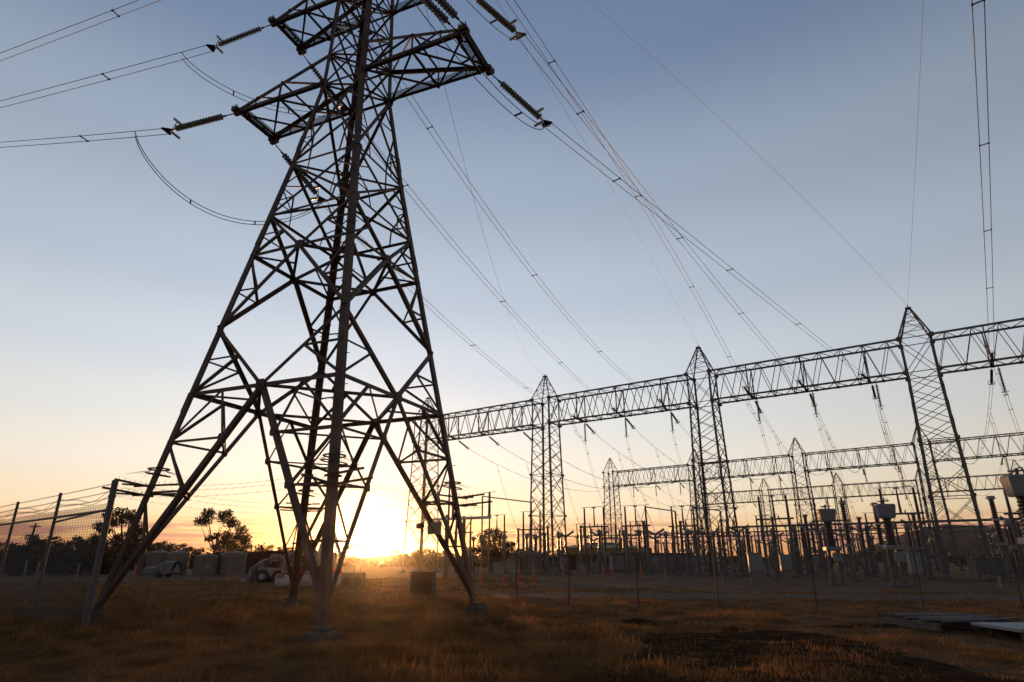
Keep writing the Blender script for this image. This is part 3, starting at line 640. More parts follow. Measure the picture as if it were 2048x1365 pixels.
# strings and wires hanging from the gantries
bayw = ['first', 'second', 'third', 'fourth']; phw = ['left', 'middle', 'right']
for b in range(4):
    for j, f in enumerate((.25, .515, .79)):
        u = b+f
        if u > 3.6: continue
        nm = f'{phw[j]} of three, {bayw[b]} bay'
        if b > 0:
            P = G(1, u+.02, 17.75, .1); Q = P-V(0, 0, 2.75); gantry_string(P, Q, f'hanging insulator under the nearest gantry, {nm}', True); ends['v', u] = Q
            if ('gB', u) in ends:
                S = ends['gB', u]; mid = Q+V(0, 0, -.15); t = np.linspace(0, 1, 26)[:, None]
                pts = S+(mid-S)*np.clip(t*1.0, 0, 1)**1.5-V(0, 0, 1)*(1.5*np.sin(pi*t)**1.0*(1-t)*1.3); org = S; root = empty('dropper_loop', org, f'curved twin loop from line end to hanging insulator, {nm}', 'cable', 'dropper loops at the nearest gantry'); h = GU
                for s in (-1, 1): MB().tube([p+h*s*.14 for p in pts], .016, 4).build('wire', M['wire'], root, org)
                for k in (8, 17): MB().bar(pts[k]-h*.14, pts[k]+h*.14, .04).build('spacer', M['steel'], root, org)
            # droppers from the hanging insulator to the equipment
            D = G(1, u+.06, 7.6, 3.0); conductor(Q-V(0, 0, .1), D, .9, f'twin dropper from hanging insulator down to the switch, {nm}', 'cable', 'dropper', 'droppers to the equipment', .015, .22, every=3.2)
        # rear tension string and strung bus to the second gantry
        P = G(1, u, 17.75, 1.1); ue = u; A2 = G(2, ue, 17.75, -1.1); d = nrm(A2-P); Q = P+nrm(d+V(0, 0, -.32))*2.75; Q2 = A2+nrm(-d+V(0, 0, -.22))*2.75
        gantry_string(P, Q, f'tension insulator on the yard side of the nearest gantry, {nm}')
        gantry_string(A2, Q2, f'tension insulator on the front of the second gantry, {nm}')
        conductor(Q, Q2, 3.0, f'twin strung bus sagging between the nearest and second gantries, {nm}', every=4.5, name='strung_bus', group='strung bus conductors', r=.015, sep=.22)
        c = catenary(Q, Q2, 3.0, 41); p = c[5]; D = G(1, u+.03, 6.2, 15.0); conductor(p, D, .35, f'twin dropper from the strung bus to a tall arrester, {nm}', 'cable', 'dropper', 'droppers to the equipment', .015, .22, every=3.5)
        # second to third gantry
        P = G(2, u, 17.75, 1.1); A3 = G(3, u+.0, 17.75, -1.1); d = nrm(A3-P); Q = P+nrm(d+V(0, 0, -.32))*2.75; Q2 = A3+nrm(-d+V(0, 0, -.22))*2.75
        gantry_string(P, Q, f'small tension insulator on the far side of the second gantry, {nm}')
        conductor(Q, Q2, 2.6, f'twin strung bus sagging beyond the second gantry, {nm}', every=12, name='strung_bus', group='strung bus conductors', r=.015, sep=.22, n=20)
        P = G(3, u, 17.75, 1.1); gantry_string(P, P+nrm(d+V(0, 0, -.35))*2.75, f'small tension insulator on the far side of the third gantry, {nm}')
        p = catenary(Q, Q2, 2.6, 41)[8]; D = G(2, u+.03, 6.0, 14); conductor(p, D, .3, f'thin dropper beyond the second gantry, {nm}', 'cable', 'dropper', 'droppers to the equipment', .016, twin=False, n=8)
        v = G(2, u+.02, 17.75, .1); gantry_string(v, v-V(0, 0, 2.75), f'hanging insulator under the second gantry, {nm}', True)
        D = G(2, u+.05, 7.4, 3.0); conductor(v-V(0, 0, 2.8), D, .7, f'dropper under the second gantry, {nm}', 'cable', 'dropper', 'droppers to the equipment', .016, twin=False, n=10)

# ---------------------------------------------------------------- switchyard equipment (local x along the gantries, y away from the tower)
RZ = atan2(GU[1], GU[0])
def ribbed(m, x, y, z0, z1, r0, r1, n=9, pitch=.17):
    k = max(3, int((z1-z0)/pitch)); prof = [(r0*.75, z0)]
    for i in range(k):
        a = z0+(z1-z0)*(i+.1)/k; r = r0+(r1-r0)*i/k; h = (z1-z0)/k; prof += [(r*.72, a), (r, a+h*.35), (r, a+h*.5), (r*.72, a+h*.8)]
    prof.append((r1*.72, z1)); return m.lathe(prof, Matrix.Translation((x, y, 0)), n)
def P_(root, name, mb, mt, par=None): return mb.build(name, M[mt], par or root)
def mk_switch():
    r = link('disconnector_switch', None)
    for x in (-1.3, 1.3):
        m = MB(); m.box((x, 0, 2.65), (.26, .24, 5.3), 0, .03); m.box((x, 0, .1), (.6, .6, .22), 0, .03); P_(r, 'post', m, 'galv')
    m = MB(); m.bar((-1.75, 0, 5.38), (1.75, 0, 5.38), .2, .16); m.bar((-1.3, 0, 3.6), (-.4, 0, 5.3), .05); m.bar((1.3, 0, 3.6), (.4, 0, 5.3), .05); m.box((.35, .1, 5.55), (.1, .1, .3)); m.bar((-1.75, -.2, 5.42), (-1.75, .2, 5.42), .08); P_(r, 'crossbeam', m, 'galv')
    for x, z1, a, b in ((-1.3, 7.6, .15, .12), (0, 7.55, .13, .07), (1.3, 7.6, .15, .12)):
        m = MB(); ribbed(m, x, 0, 5.47, z1, a, b); P_(r, 'post_insulator', m, 'porc')
    m = MB(); m.bar((-1.45, 0, 7.68), (1.45, 0, 7.68), .06, .06); m.cyl((0, 0, 7.55), (0, 0, 7.72), .3, .12, 10); m.bar((-1.75, 0, 7.72), (-1.2, 0, 7.66), .05); m.bar((1.2, 0, 7.66), (1.8, 0, 7.74), .05)
    P_(r, 'switch_blade', m, 'alum'); return r
def mk_ct():
    r = link('current_transformer', None); m = MB(); m.box((0, 0, 1.15), (.3, .3, 2.3), 0, .03); m.box((0, 0, .08), (.7, .7, .2), 0, .03); m.box((0, 0, 2.32), (.6, .6, .12), 0, .02); P_(r, 'stand', m, 'galv')
    m = MB(); m.box((0, 0, 2.6), (.5, .5, .45), 0, .05); P_(r, 'base_tank', m, 'box')
    m = MB(); ribbed(m, 0, 0, 2.82, 4.3, .22, .15); P_(r, 'bushing', m, 'porc')
    m = MB(); m.lathe([(.12, 4.28), (.2, 4.4), (.3, 4.55), (.32, 4.75), (.26, 4.95), (.12, 5.05)], None, 12); m.bar((-.5, 0, 4.8), (.5, 0, 4.8), .06); P_(r, 'head', m, 'gporc'); return r
def mk_vt():
    r = link('surge_arrester', None); m = MB(); m.box((0, 0, 1.3), (.28, .28, 2.6), 0, .03); m.box((0, 0, .08), (.7, .7, .2), 0, .03); P_(r, 'stand', m, 'galv')
    m = MB(); m.box((0, 0, 2.72), (.62, .62, .28), 0, .04); P_(r, 'base_box', m, 'box')
    for z0, z1, a, b in ((2.86, 4.45, .24, .22), (4.6, 6.1, .22, .20)): m = MB(); ribbed(m, 0, 0, z0, z1, a, b); P_(r, 'bushing', m, 'porc')
    P_(r, 'flange', MB().cyl((0, 0, 4.44), (0, 0, 4.62), .27, n=10), 'gporc'); m = MB(); m.cyl((0, 0, 6.08), (0, 0, 6.32), .3, n=10); m.bar((-.4, 0, 6.15), (.4, 0, 6.15), .03); P_(r, 'cap', m, 'gporc'); return r
def mk_breaker():
    r = link('circuit_breaker', None)
    m = MB()
    for x in (-.45, .45): m.bar((x, 0, 0), (x, 0, 2.5), .14); m.bar((x, 0, .6), (-x, 0, 2.3), .06)
    m.bar((-.6, 0, 2.5), (.6, 0, 2.5), .2); P_(r, 'stand', m, 'galv')
    m = MB(); m.box((0, -.35, 1.45), (.8, .55, 1.1), 0, .03); P_(r, 'mechanism_box', m, 'box')
    m = MB(); ribbed(m, 0, 0, 2.6, 4.9, .2, .17); P_(r, 'support_insulator', m, 'porc')
    m = MB(); m.cyl((0, 0, 4.85), (0, 0, 5.2), .22, n=10); P_(r, 'gear_head', m, 'gporc')
    for s in (-1, 1):
        m = MB(); Mx = Matrix.Translation((0, 0, 5.1)) @ Matrix.Rotation(s*radians(62), 4, 'Y'); prof = [(.12, .15)]
        for i in range(9): a = .2+i*.14; prof += [(.12, a), (.19, a+.05), (.19, a+.07), (.12, a+.11)]
        prof += [(.2, 1.5), (.2, 1.6), (.05, 1.62)]; m.lathe(prof, Mx, 9); P_(r, 'interrupter', m, 'gporc')
    return r
def mk_post():
    r = link('bus_support', None); m = MB(); m.box((0, 0, 1.5), (.22, .22, 3.0), 0, .03); m.box((0, 0, .08), (.6, .6, .2), 0, .03); P_(r, 'stand', m, 'galv')
    m = MB(); ribbed(m, 0, 0, 3.02, 5.25, .16, .13); P_(r, 'post_insulator', m, 'porc'); m = MB(); m.box((0, 0, 5.3), (.3, .2, .12), 0, .02); P_(r, 'clamp', m, 'alum'); return r
def mk_boxct():
    r = link('box_head_transformer', None)
    for x in (-.32, .32):
        m = MB(); m.bar((x, 0, 0), (x*.8, 0, 2.2), .2); m.box((x, 0, .06), (.45, .5, .16), 0, .03); P_(r, 'stand_leg', m, 'galv')
    m = MB(); m.box((0, 0, 2.3), (1.0, .7, .3), 0, .04); m.box((.1, -.4, 1.75), (.5, .3, .6), 0, .03); P_(r, 'base_tank', m, 'box')
    m = MB(); ribbed(m, 0, 0, 2.45, 4.1, .34, .28, 12, .14); P_(r, 'bushing', m, 'porc')
    m = MB(); rings = [(4.08, .46, .30), (4.2, .50, .34), (4.85, .58, .42), (4.95, .54, .38)]; vs = []; k = 20
    for z, a, b in rings:
        for i in range(k): t = 2*pi*i/k; c_, s_ = cos(t), sin(t); vs.append((a*math.copysign(abs(c_)**.35, c_), b*math.copysign(abs(s_)**.35, s_), z))
    fs = [(j*k+i, j*k+(i+1) % k, (j+1)*k+(i+1) % k, (j+1)*k+i) for j in range(3) for i in range(k)]+[tuple(range(k))[::-1], tuple(range(3*k, 4*k))]
    m.add(vs, fs); hd = P_(r, 'head_tank', m, 'box')
    m = MB(); m.cyl((0, 0, 4.9), (0, 0, 5.25), .07); m.bar((-.35, 0, 5.12), (.35, 0, 5.16), .07); m.bar((-.2, .1, 5.0), (.1, -.1, 5.3), .04); m.bar((.25, 0, 5.1), (.25, 0, 5.3), .05); P_(r, 'terminal', m, 'galv', hd); return r
PROTO = {k: f() for k, f in dict(sw=mk_switch, ct=mk_ct, vt=mk_vt, cb=mk_breaker, po=mk_post, bx=mk_boxct).items()}
USED = set()
def put(k, P, label, group, rz=0, sc=1.0, cat=None):
    o = PROTO[k] if k not in USED else copy_tree(PROTO[k]); USED.add(k)
    o.location = (P[0], P[1], 0); o.rotation_euler = (0, 0, RZ+rz); o.scale = (sc,)*3
    return tag(o, label, cat or CATS[k], group)
CATS = dict(sw='switch', ct='transformer', vt='arrester', cb='breaker', po='bus support', bx='transformer')
GRP = dict(sw='disconnector switches in the yard', ct='round headed transformers in the yard', vt='tall ribbed arresters in the yard', cb='circuit breakers in the yard', po='bus supports in the yard', bx='box headed transformers at the front of the yard')
DES = dict(sw='twin post disconnector switch with three brown insulators', ct='brown ribbed transformer with round grey head', vt='tall brown ribbed surge arrester on steel stand', cb='vee topped circuit breaker with grey box', po='slim ribbed bus support on steel post')
ordn = ['', 'twelfth', 'thirteenth', 'fourteenth', 'fifteenth', 'sixteenth', 'seventeenth']
rown = ['front row', 'second row', 'third row', 'fourth row', 'fifth row', 'sixth row', 'seventh row', 'eighth row', 'ninth row', 'tenth row', 'eleventh row']+[o+' row' for o in ordn[1:]]
rows = sorted([('sw', 1, 3.0, 0), ('ct', 1, 9.5, .02), ('vt', 1, 15.0, .03), ('cb', 1, 22.0, 0), ('po', 1, 28.0, .02), ('sw', 1, 36.0, .03), ('po', 1, 44, 0), ('ct', 1, 52.0, .04), ('ct', 1, 6.2, -.06), ('po', 1, 18.5, -.07), ('vt', 1, 32, -.06), ('cb', 1, 40, .06), ('ct', 1, 48, -.05), ('ct', 1, 59, .07), ('sw', 2, 3.0, .02), ('vt', 2, 14.0, .03), ('cb', 2, 24, 0)], key=lambda t: t[2]+(200 if t[1] == 2 else 0))
for ri, (k, r, off, du) in enumerate(rows):
    for b in range(4):
        for j, f in enumerate((.25, .515, .79)):
            if b == 3 and (f > .5 and off < 40): continue
            jit = random.uniform(-.02, .02)
            sc = random.uniform(.95, 1.06)
            put(k, G(r, b+f+du+jit, 0, off), f'{DES[k]}, {phw[j]} of three, {rown[ri]}, {bayw[b]} bay', GRP[k], sc=sc)
# extra tall pieces in the front of the right hand bays
for u, off, k, lab in ((2.32, -5, 'po', 'slim bus support forward of the nearest gantry, left of the box headed transformers'), (2.62, -6.5, 'vt', 'surge arrester standing forward of the nearest gantry beside the white boxed transformers'),
                       (2.72, -3, 'vt', 'surge arrester between the two white boxed transformers'), (3.12, -4.5, 'vt', 'surge arrester just right of the fourth gantry column base')):
    put(k, G(1, u, 0, off), lab, GRP[k])
for px, Y, sc, lab in ((1676, 45, 1.0, 'pale box headed current transformer, leftmost of the three'), (1800, 41, 1.0, 'pale box headed current transformer between the third and fourth gantry columns'), (2104, 26, .98, 'large grey box headed current transformer cut by the right edge')):
    put('bx', (gX(px, Y), Y), lab, GRP['bx'], .5, sc)
# tubular busbars
def busbar(P, Q, label, r=.075):
    P = V(*P); Q = V(*Q); return tag(MB().cyl(V(0, 0, 0), Q-P, r, n=8).build('busbar', M['alum'], None, None), label, 'busbar', 'tubular busbars') if False else _bus(P, Q, label, r)
def _bus(P, Q, label, r):
    o = MB().cyl(V(0, 0, 0), Q-P, r, n=8).build('busbar', M['galv']); o.location = tuple(P); return tag(o, label, 'busbar', 'tubular busbars')
for off, z, w in ((28, 5.42, 'nearest'), (44, 5.42, 'farthest')): _bus(G(1, .2, z, off), G(1, 3.95, z, off), f'long horizontal tubular busbar on slim supports, {w} of the two', .08)
for off, z, w in ((8.0, 5.1, 'front'), (9.2, 5.25, 'rear')):
    _bus(G(1, 1.95, z, off), G(1, 3.9, z, off), f'horizontal tube across the right side of the yard, {w} one of a close pair', .07)
    for u in np.arange(2.02, 3.9, .3): put('po', G(1, u, 0, off), f'slim support under the {w} tube of the close pair, {["first", "second", "third", "fourth", "fifth", "sixth", "seventh"][int(round((u-2.02)/.3))]} from the left', GRP['po'], sc=.93 if w == 'front' else .96)
# raised connecting bars on two V braces
for px0, y0, px1, y1, Y, lab in ((965, 993, 1062, 1005, 72, 'left'), (1290, 1014, 1350, 1023, 72, 'middle'), (1380, 1012, 1440, 1022, 74, 'right')):
    a = atY(px0, y0, Y+3); b = atY(px1, y1, Y-2); root = empty('raised_busbar', (b[0], b[1], 0), f'slanting raised bar on a tall post with thin braces, {lab} one', 'busbar', 'raised slanting bars')
    o = V(b[0], b[1], 0); MB().cyl(a, b, .07).build('bar', M['alum'], root, o); m = MB(); m.cyl(V(b[0], b[1], 0), V(b[0], b[1], b[2]-2.2), .11); m.build('post', M['galv'], root, o)
    m = MB(); ribbed(m, b[0], b[1], b[2]-2.2, b[2], .15, .12); m.build('post_insulator', M['porc'], root, o)
    if lab != 'left':
        for s in (-1, 1): MB().cyl(a, a+V(s*1.0, s*.3, -2.7), .03, n=5).build('brace', M['galv'], root, o)
        MB().cyl(a+V(-1.6, -.3, -2.7), b+V(.3, 0, -2.7), .06).build('lower_bar', M['galv'], root, o)
    else: MB().cyl((a[0], a[1], 0), a, .09).build('post', M['galv'], root, o)
# wide portal frame behind the right tower leg
def portal():
    Y = 62; x0, x1 = gX(842, Y), gX(980, Y-4); a = V(x0, Y, 0); b = V(x1, Y-4, 0); root = empty('portal_frame', a, 'pale portal frame with one long beam and upright insulators behind the right tower leg', 'frame')
    zt = 1.5+(1122-1043)/1311*Y; d = nrm(b-a); L = np.linalg.norm(b-a)
    MB().bar(a+V(0, 0, zt), b+V(0, 0, zt), .28, .24).build('beam', M['alum'], root, a)
    for t in (.36, .62):
        c = a+d*L*t; m = MB(); m.cyl(c, c+V(0, 0, zt+(.4 if t < .5 else 0)), .2, .15, 10); m.bar(c+V(0, 0, zt-1.2), c+d*.9+V(0, 0, zt-.1), .06); m.bar(c+V(0, 0, zt-1.2), c-d*.9+V(0, 0, zt-.1), .06); m.build('post', M['galv'], root, a)
    for t in (.02, .45, .98):
        c = a+d*L*t; m = MB(); ribbed(m, c[0], c[1], zt+.12, zt+2.2, .16, .12); m.build('post_insulator', M['porc'], root, a); m = MB(); m.bar(c+V(0, 0, zt+2.2)-d*.7, c+V(0, 0, zt+2.25)+d*.7, .05); m.build('contact_arm', M['alum'], root, a)
portal()
P = V(gX(893, 56), 56, 0); root = empty('service_pole', P, 'slim pale pole standing just left of the right tower leg', 'pole'); MB().cyl(P, P+V(0, 0, 9.6), .12, .07, 10).build('shaft', M['galv'], root, P); MB().box(P+V(0, 0, .1), (.5, .5, .24), 0, .04).build('base', M['conc'], root, P); MB().bar(P+V(-.5, 0, 9.5), P+V(.5, 0, 9.6), .05).build('crosspiece', M['galv'], root, P)
# kiosks and cabinets
def cabinet(px, Y, w, d, h, z0, mt, label, cat='cabinet'):
    x = gX(px, Y); o = V(x, Y, 0); root = empty('equipment_cabinet', o, label, cat, 'cabinets about the yard')
    MB().box((x, Y, z0+h/2), (w, d, h), RZ*.3, .03).build('cabinet_body', M[mt], root, o); MB().box((x-.03, Y-d/2-.012, z0+h/2), (w*.8, .02, h*.85), RZ*.3, .005).build('door', M[mt], root, o); MB().box((x, Y, z0+h+.03), (w*1.08, d*1.1, .06), RZ*.3, .01).build('lid', M[mt], root, o)
    if z0 > .3:
        for s in (-1, 1): MB().bar((x+s*w*.4, Y, 0), (x+s*w*.4, Y, z0+.05), .08).build('leg', M['galv'], root, o)
cabinet(1516, 47, .95, .5, 1.25, .75, 'box', 'grey cabinet on legs, left of two, below the third gantry column')
cabinet(1577, 49, .8, .5, 1.1, .8, 'box', 'grey cabinet on legs, right of two, right of the third gantry column')
cabinet(1838, 44, .7, .5, 1.3, .7, 'box', 'grey cabinet on legs beside the fourth gantry column')
cabinet(1165, 82, 1.1, .8, 1.1, .1, 'box', 'pale cabinet on the ground before the yellow roofed building')
cabinet(1192, 84, 1.2, .8, 1.3, .1, 'box', 'pale cabinet below the yellow roof, right of the second gantry column')
cabinet(995, 80, .9, .7, 1.2, .1, 'box', 'small pale cabinet beside the dark gum tree, left one')
cabinet(1024, 80, .9, .7, 1.25, .1, 'box', 'small pale cabinet beside the dark gum tree, right one')
cabinet(845, 30.7, 1.05, .6, .98, .0, 'brownp', 'brown ground cabinet in the grass left of the right tower leg')
cabinet(1985, 56, 2.6, 1.6, 1.3, .4, 'galv', 'long grey switch kiosk behind the fourth gantry column')
cabinet(2032, 62, 2.0, 1.6, 1.4, .4, 'galv', 'grey kiosk near the right edge, behind the equipment stands')
# orange bollards
def mk_bollard():
    r = link('orange_bollard', None); m = MB(); m.lathe([(.22, 0), (.22, .06), (.07, .08), (.065, .95), (.05, 1.05), (.02, 1.1)], None, 10); P_(r, 'tube', m, 'orange')
    m = MB(); m.lathe([(.069, .7), (.07, .71), (.07, .83), (.069, .84)], None, 10); P_(r, 'reflective_band', m, 'white'); return r
BL = mk_bollard()
blist = [(268, 62, 'by the far left tanks'), (456, 58, 'left of the white loader'), (562, 47, 'beside the white loader arm'), (962, 44, 'left of the row before the gum tree'), (1006, 43, 'right of the tower leg, second of the row'), (1038, 45, 'before the gum tree, third of the row'), (1069, 44, 'in front of the second gantry column'),
         (1128, 55, 'just right of the second gantry column'), (1170, 55, 'below the left end of the yellow roof'), (1206, 60, 'with a pale bag below the yellow roof'), (1226, 62, 'below the right end of the yellow roof'), (1284, 62, 'farthest right in the yard')]
for i, (px, Y, w) in enumerate(blist):
    o = BL if i == 0 else copy_tree(BL); o.location = (gX(px, Y), Y, 0); o.rotation_euler = (random.uniform(-.05, .05), random.uniform(-.06, .12), 0); o.scale = (1.15,)*3; tag(o, f'orange plastic bollard {w}', 'bollard', 'orange bollards')
# white marker posts
for i, (px, Y, h, w) in enumerate(((46, 52, 1.5, 'leftmost of the three by the left trees'), (71, 53, 1.45, 'middle of the three by the left trees'), (151, 54, 1.3, 'right of the three by the left trees'), (1446, 46, .5, 'short one below the third gantry column'), (2002, 40, .6, 'short one right of the fourth gantry column'), (1330, 60, .7, 'short one near the middle of the yard edge'))):
    m = MB(); m.lathe([(.075, 0), (.075, h), (.05, h+.03)], None, 8); o = m.build('marker_post', M['white']); o.location = (gX(px, Y), Y, 0); o.rotation_euler = (0, .03*i-.06, 0); tag(o, f'white marker post, {w}', 'post', 'white marker posts')

# ---------------------------------------------------------------- buildings, tanks, container, machines
def building():
    Y = 118; x0, x1 = gX(1124, Y), gX(1300, Y); o = V((x0+x1)/2, Y, 0); root = empty('control_building', o, 'low pale building with a deep mustard roof behind the equipment', 'building'); w = x1-x0; d = 12; he = 2.5; hr = 3.7
    MB().box((o[0], Y+d/2, he/2), (w-.6, d-.6, he)).build('wall', M['wall'], root, o)
    m = MB(); a = [(x0-.5, Y-.6), (x1+.5, Y-.6), (x1+.5, Y+d+.6), (x0-.5, Y+d+.6)]; k = 2.6
    rid = [(x0+k, Y+k), (x1-k, Y+k), (x1-k, Y+d-k), (x0+k, Y+d-k)]
    vs = [(x, y, he) for x, y in a]+[(x, y, he+1.25) for x, y in a]+[(x, y, hr+.6) for x, y in rid]
    m.add(vs, [(0, 1, 5, 4), (1, 2, 6, 5), (2, 3, 7, 6), (3, 0, 4, 7), (4, 5, 9, 8), (5, 6, 10, 9), (6, 7, 11, 10), (7, 4, 8, 11), (8, 9, 10, 11), (3, 2, 1, 0)]); rf = m.build('roof', M['yellow'], root, o)
    m = MB(); m.box((o[0]+1, Y+d/2, hr+.85), (w*.5, 2.2, .5), 0, .05); m.build('ridge_vent', M['box'], rf, o)
    for i in range(3): xx = x0+2+i*4.2; m = MB(); m.box((xx, Y+.27, 1.1), (1.0, .08, 2.1)); m.build('door', M['brownp'], root, o)
    for i in range(3): xx = x0+4+i*4.2; m = MB(); m.box((xx, Y+.27, 1.5), (1.4, .08, .9)); m.build('window', M['lamp'], root, o)
building()
def long_hut(px0, px1, Y, h, label, mt='wall'):
    x0, x1 = gX(px0, Y), gX(px1, Y); o = V((x0+x1)/2, Y, 0); root = empty('relay_hut', o, label, 'hut', 'low huts in the yard'); MB().box((o[0], Y+1.5, h/2+.2), (x1-x0, 3, h), 0, .03).build('wall', M[mt], root, o); MB().box((o[0], Y+1.5, h+.28), (x1-x0+.5, 3.5, .16), 0, .03).build('roof', M['galv'], root, o)
    n = max(2, int((x1-x0)/2.5))
    for i in range(n): MB().box((x0+(i+.5)*(x1-x0)/n, Y-.02, 1.2), (.9, .06, 1.9)).build('door', M['brownp' if i % 2 else 'box'], root, o)
long_hut(1225, 1375, 98, 2.3, 'long pale relay hut low behind the equipment, below the yellow roofed building')
long_hut(1000, 1062, 105, 2.4, 'dull low hut behind the gum tree near the second gantry column')
def tank(px0, px1, Y, h, label, mark=False):
    r = (gX(px1, Y)-gX(px0, Y))/2; x = gX((px0+px1)/2, Y); o = V(x, Y, 0); root = empty('water_tank', o, label, 'tank', 'round tanks behind the paddock')
    prof = [(r, 0)]
    for i in range(10): z = h*i/10; prof += [(r, z), (r*1.012, z+h*.04), (r, z+h*.08)]
    prof += [(r, h*.98)]
    MB().lathe(prof, Matrix.Translation((x, Y, 0)), 28).build('tank_wall', M['tank'], root, o, True)
    m = MB(); m.lathe([(r*1.02, h*.985), (r*1.02, h*1.01), (r*.6, h*1.09), (r*.2, h*1.15), (.02, h*1.16)], Matrix.Translation((x, Y, 0)), 28); lid = m.build('tank_roof', M['tank'], root, o, True)
    MB().cyl((x, Y, h*1.14), (x, Y, h*1.22), r*.18, n=12).build('hatch', M['tank'], lid, o)
    if mark: 
        m = MB(); m.prism((x+r*.45, Y-r*.93, h*.5), (x+r*.45, Y-r*.93-.03, h*.5), [(-.34, -.3), (.34, -.3), (0, .35)], V(1, .45, 0)/1.1, V(0, 0, 1)); m.build('warning_sign', M['white'], root, o)
for px0, px1, Y, h, l, mk in ((272, 292, 78, 2.2, 'brown round tank mostly hidden behind the left tower leg', False), (291, 334, 77, 2.35, 'brown round tank, second from the left, behind the tarpaulin', False), (332, 371, 76, 2.3, 'brown round tank in the middle of the row', False), (386, 434, 76, 2.0, 'brown round tank with a small white triangular sign', True), (438, 487, 77, 2.3, 'tallest brown round tank at the right end of the row', False)): tank(px0, px1, Y, h, l, mk)
def container(px0, px1, Y, h, label):
    x0, x1 = gX(px0, Y), gX(px1, Y); o = V((x0+x1)/2, Y, 0); root = empty('shipping_container', o, label, 'container'); n = 60; m = MB(); vs = []; L = x1-x0
    for i in range(n+1):
        dy = .04 if (i//2) % 2 else 0
        vs += [(x0+L*i/n, Y+dy, .15), (x0+L*i/n, Y+dy, h)]
    m.add(vs, [(2*i, 2*i+2, 2*i+3, 2*i+1) for i in range(n)]); m.box((o[0], Y+1.25, h/2+.08), (L-.01, 2.3, h-.16)); m.build('body', M['maroon'], root, o)
    m = MB()
    for z in (.1, h): m.bar((x0-.03, Y-.02, z), (x1+.03, Y-.02, z), .16)
    for x in (x0, x1): m.bar((x, Y-.025, .02), (x, Y-.025, h+.08), .15)
    m.build('frame', M['maroon'], root, o)
container(492, 660, 84, 2.6, 'long dark maroon shipping container behind the white loaders')
def tarp():
    Y = 64; x0, x1 = gX(294, Y), gX(351, Y); o = V((x0+x1)/2, Y, 0); root = empty('covered_trailer', o, 'low trailer under a rumpled pale grey tarpaulin before the brown tanks', 'trailer'); L = x1-x0
    m = MB(); vs = []; n = 16; k = 10
    for i in range(n+1):
        for j in range(k+1):
            t = i/n; a = j/k*pi; hh = 1.0+.5*min(1, max(0, (t-.35)*6))+.10*(vnoise(i*.8, j*.9, 1, 8)-.5); w = .95*(1+.06*(vnoise(i*.7, j*.5, 1, 9)-.5)); vs.append((x0+L*t, Y-w*cos(a)*(1 if abs(cos(a)) > .3 else 1), .35+(hh-.35)*sin(a)**.45 if sin(a) > 1e-6 else .35))
    m.add(vs, [(i*(k+1)+j, (i+1)*(k+1)+j, (i+1)*(k+1)+j+1, i*(k+1)+j+1) for i in range(n) for j in range(k)]); m.add([(x0, Y-.9, .35), (x0, Y+.9, .35), (x0, Y, 1)], [(0, 1, 2)]); m.add([(x1, Y-.9, .35), (x1, Y+.9, .35), (x1, Y, 1.4)], [(0, 1, 2)]); m.build('tarpaulin', M['tarp'], root, o, True)
    MB().box((o[0], Y, .38), (L, 1.7, .14), 0, .02).build('deck', M['wood'], root, o)
    for s in (-1, 1): MB().cyl((o[0]+.2*s, Y-.95, .3), (o[0]+.2*s, Y-.75, .3), .3, n=14).build('wheel', M['black'], root, o) if s > 0 else MB().cyl((o[0]+.2, Y+.75, .3), (o[0]+.2, Y+.95, .3), .3, n=14).build('wheel', M['black'], root, o)
tarp()
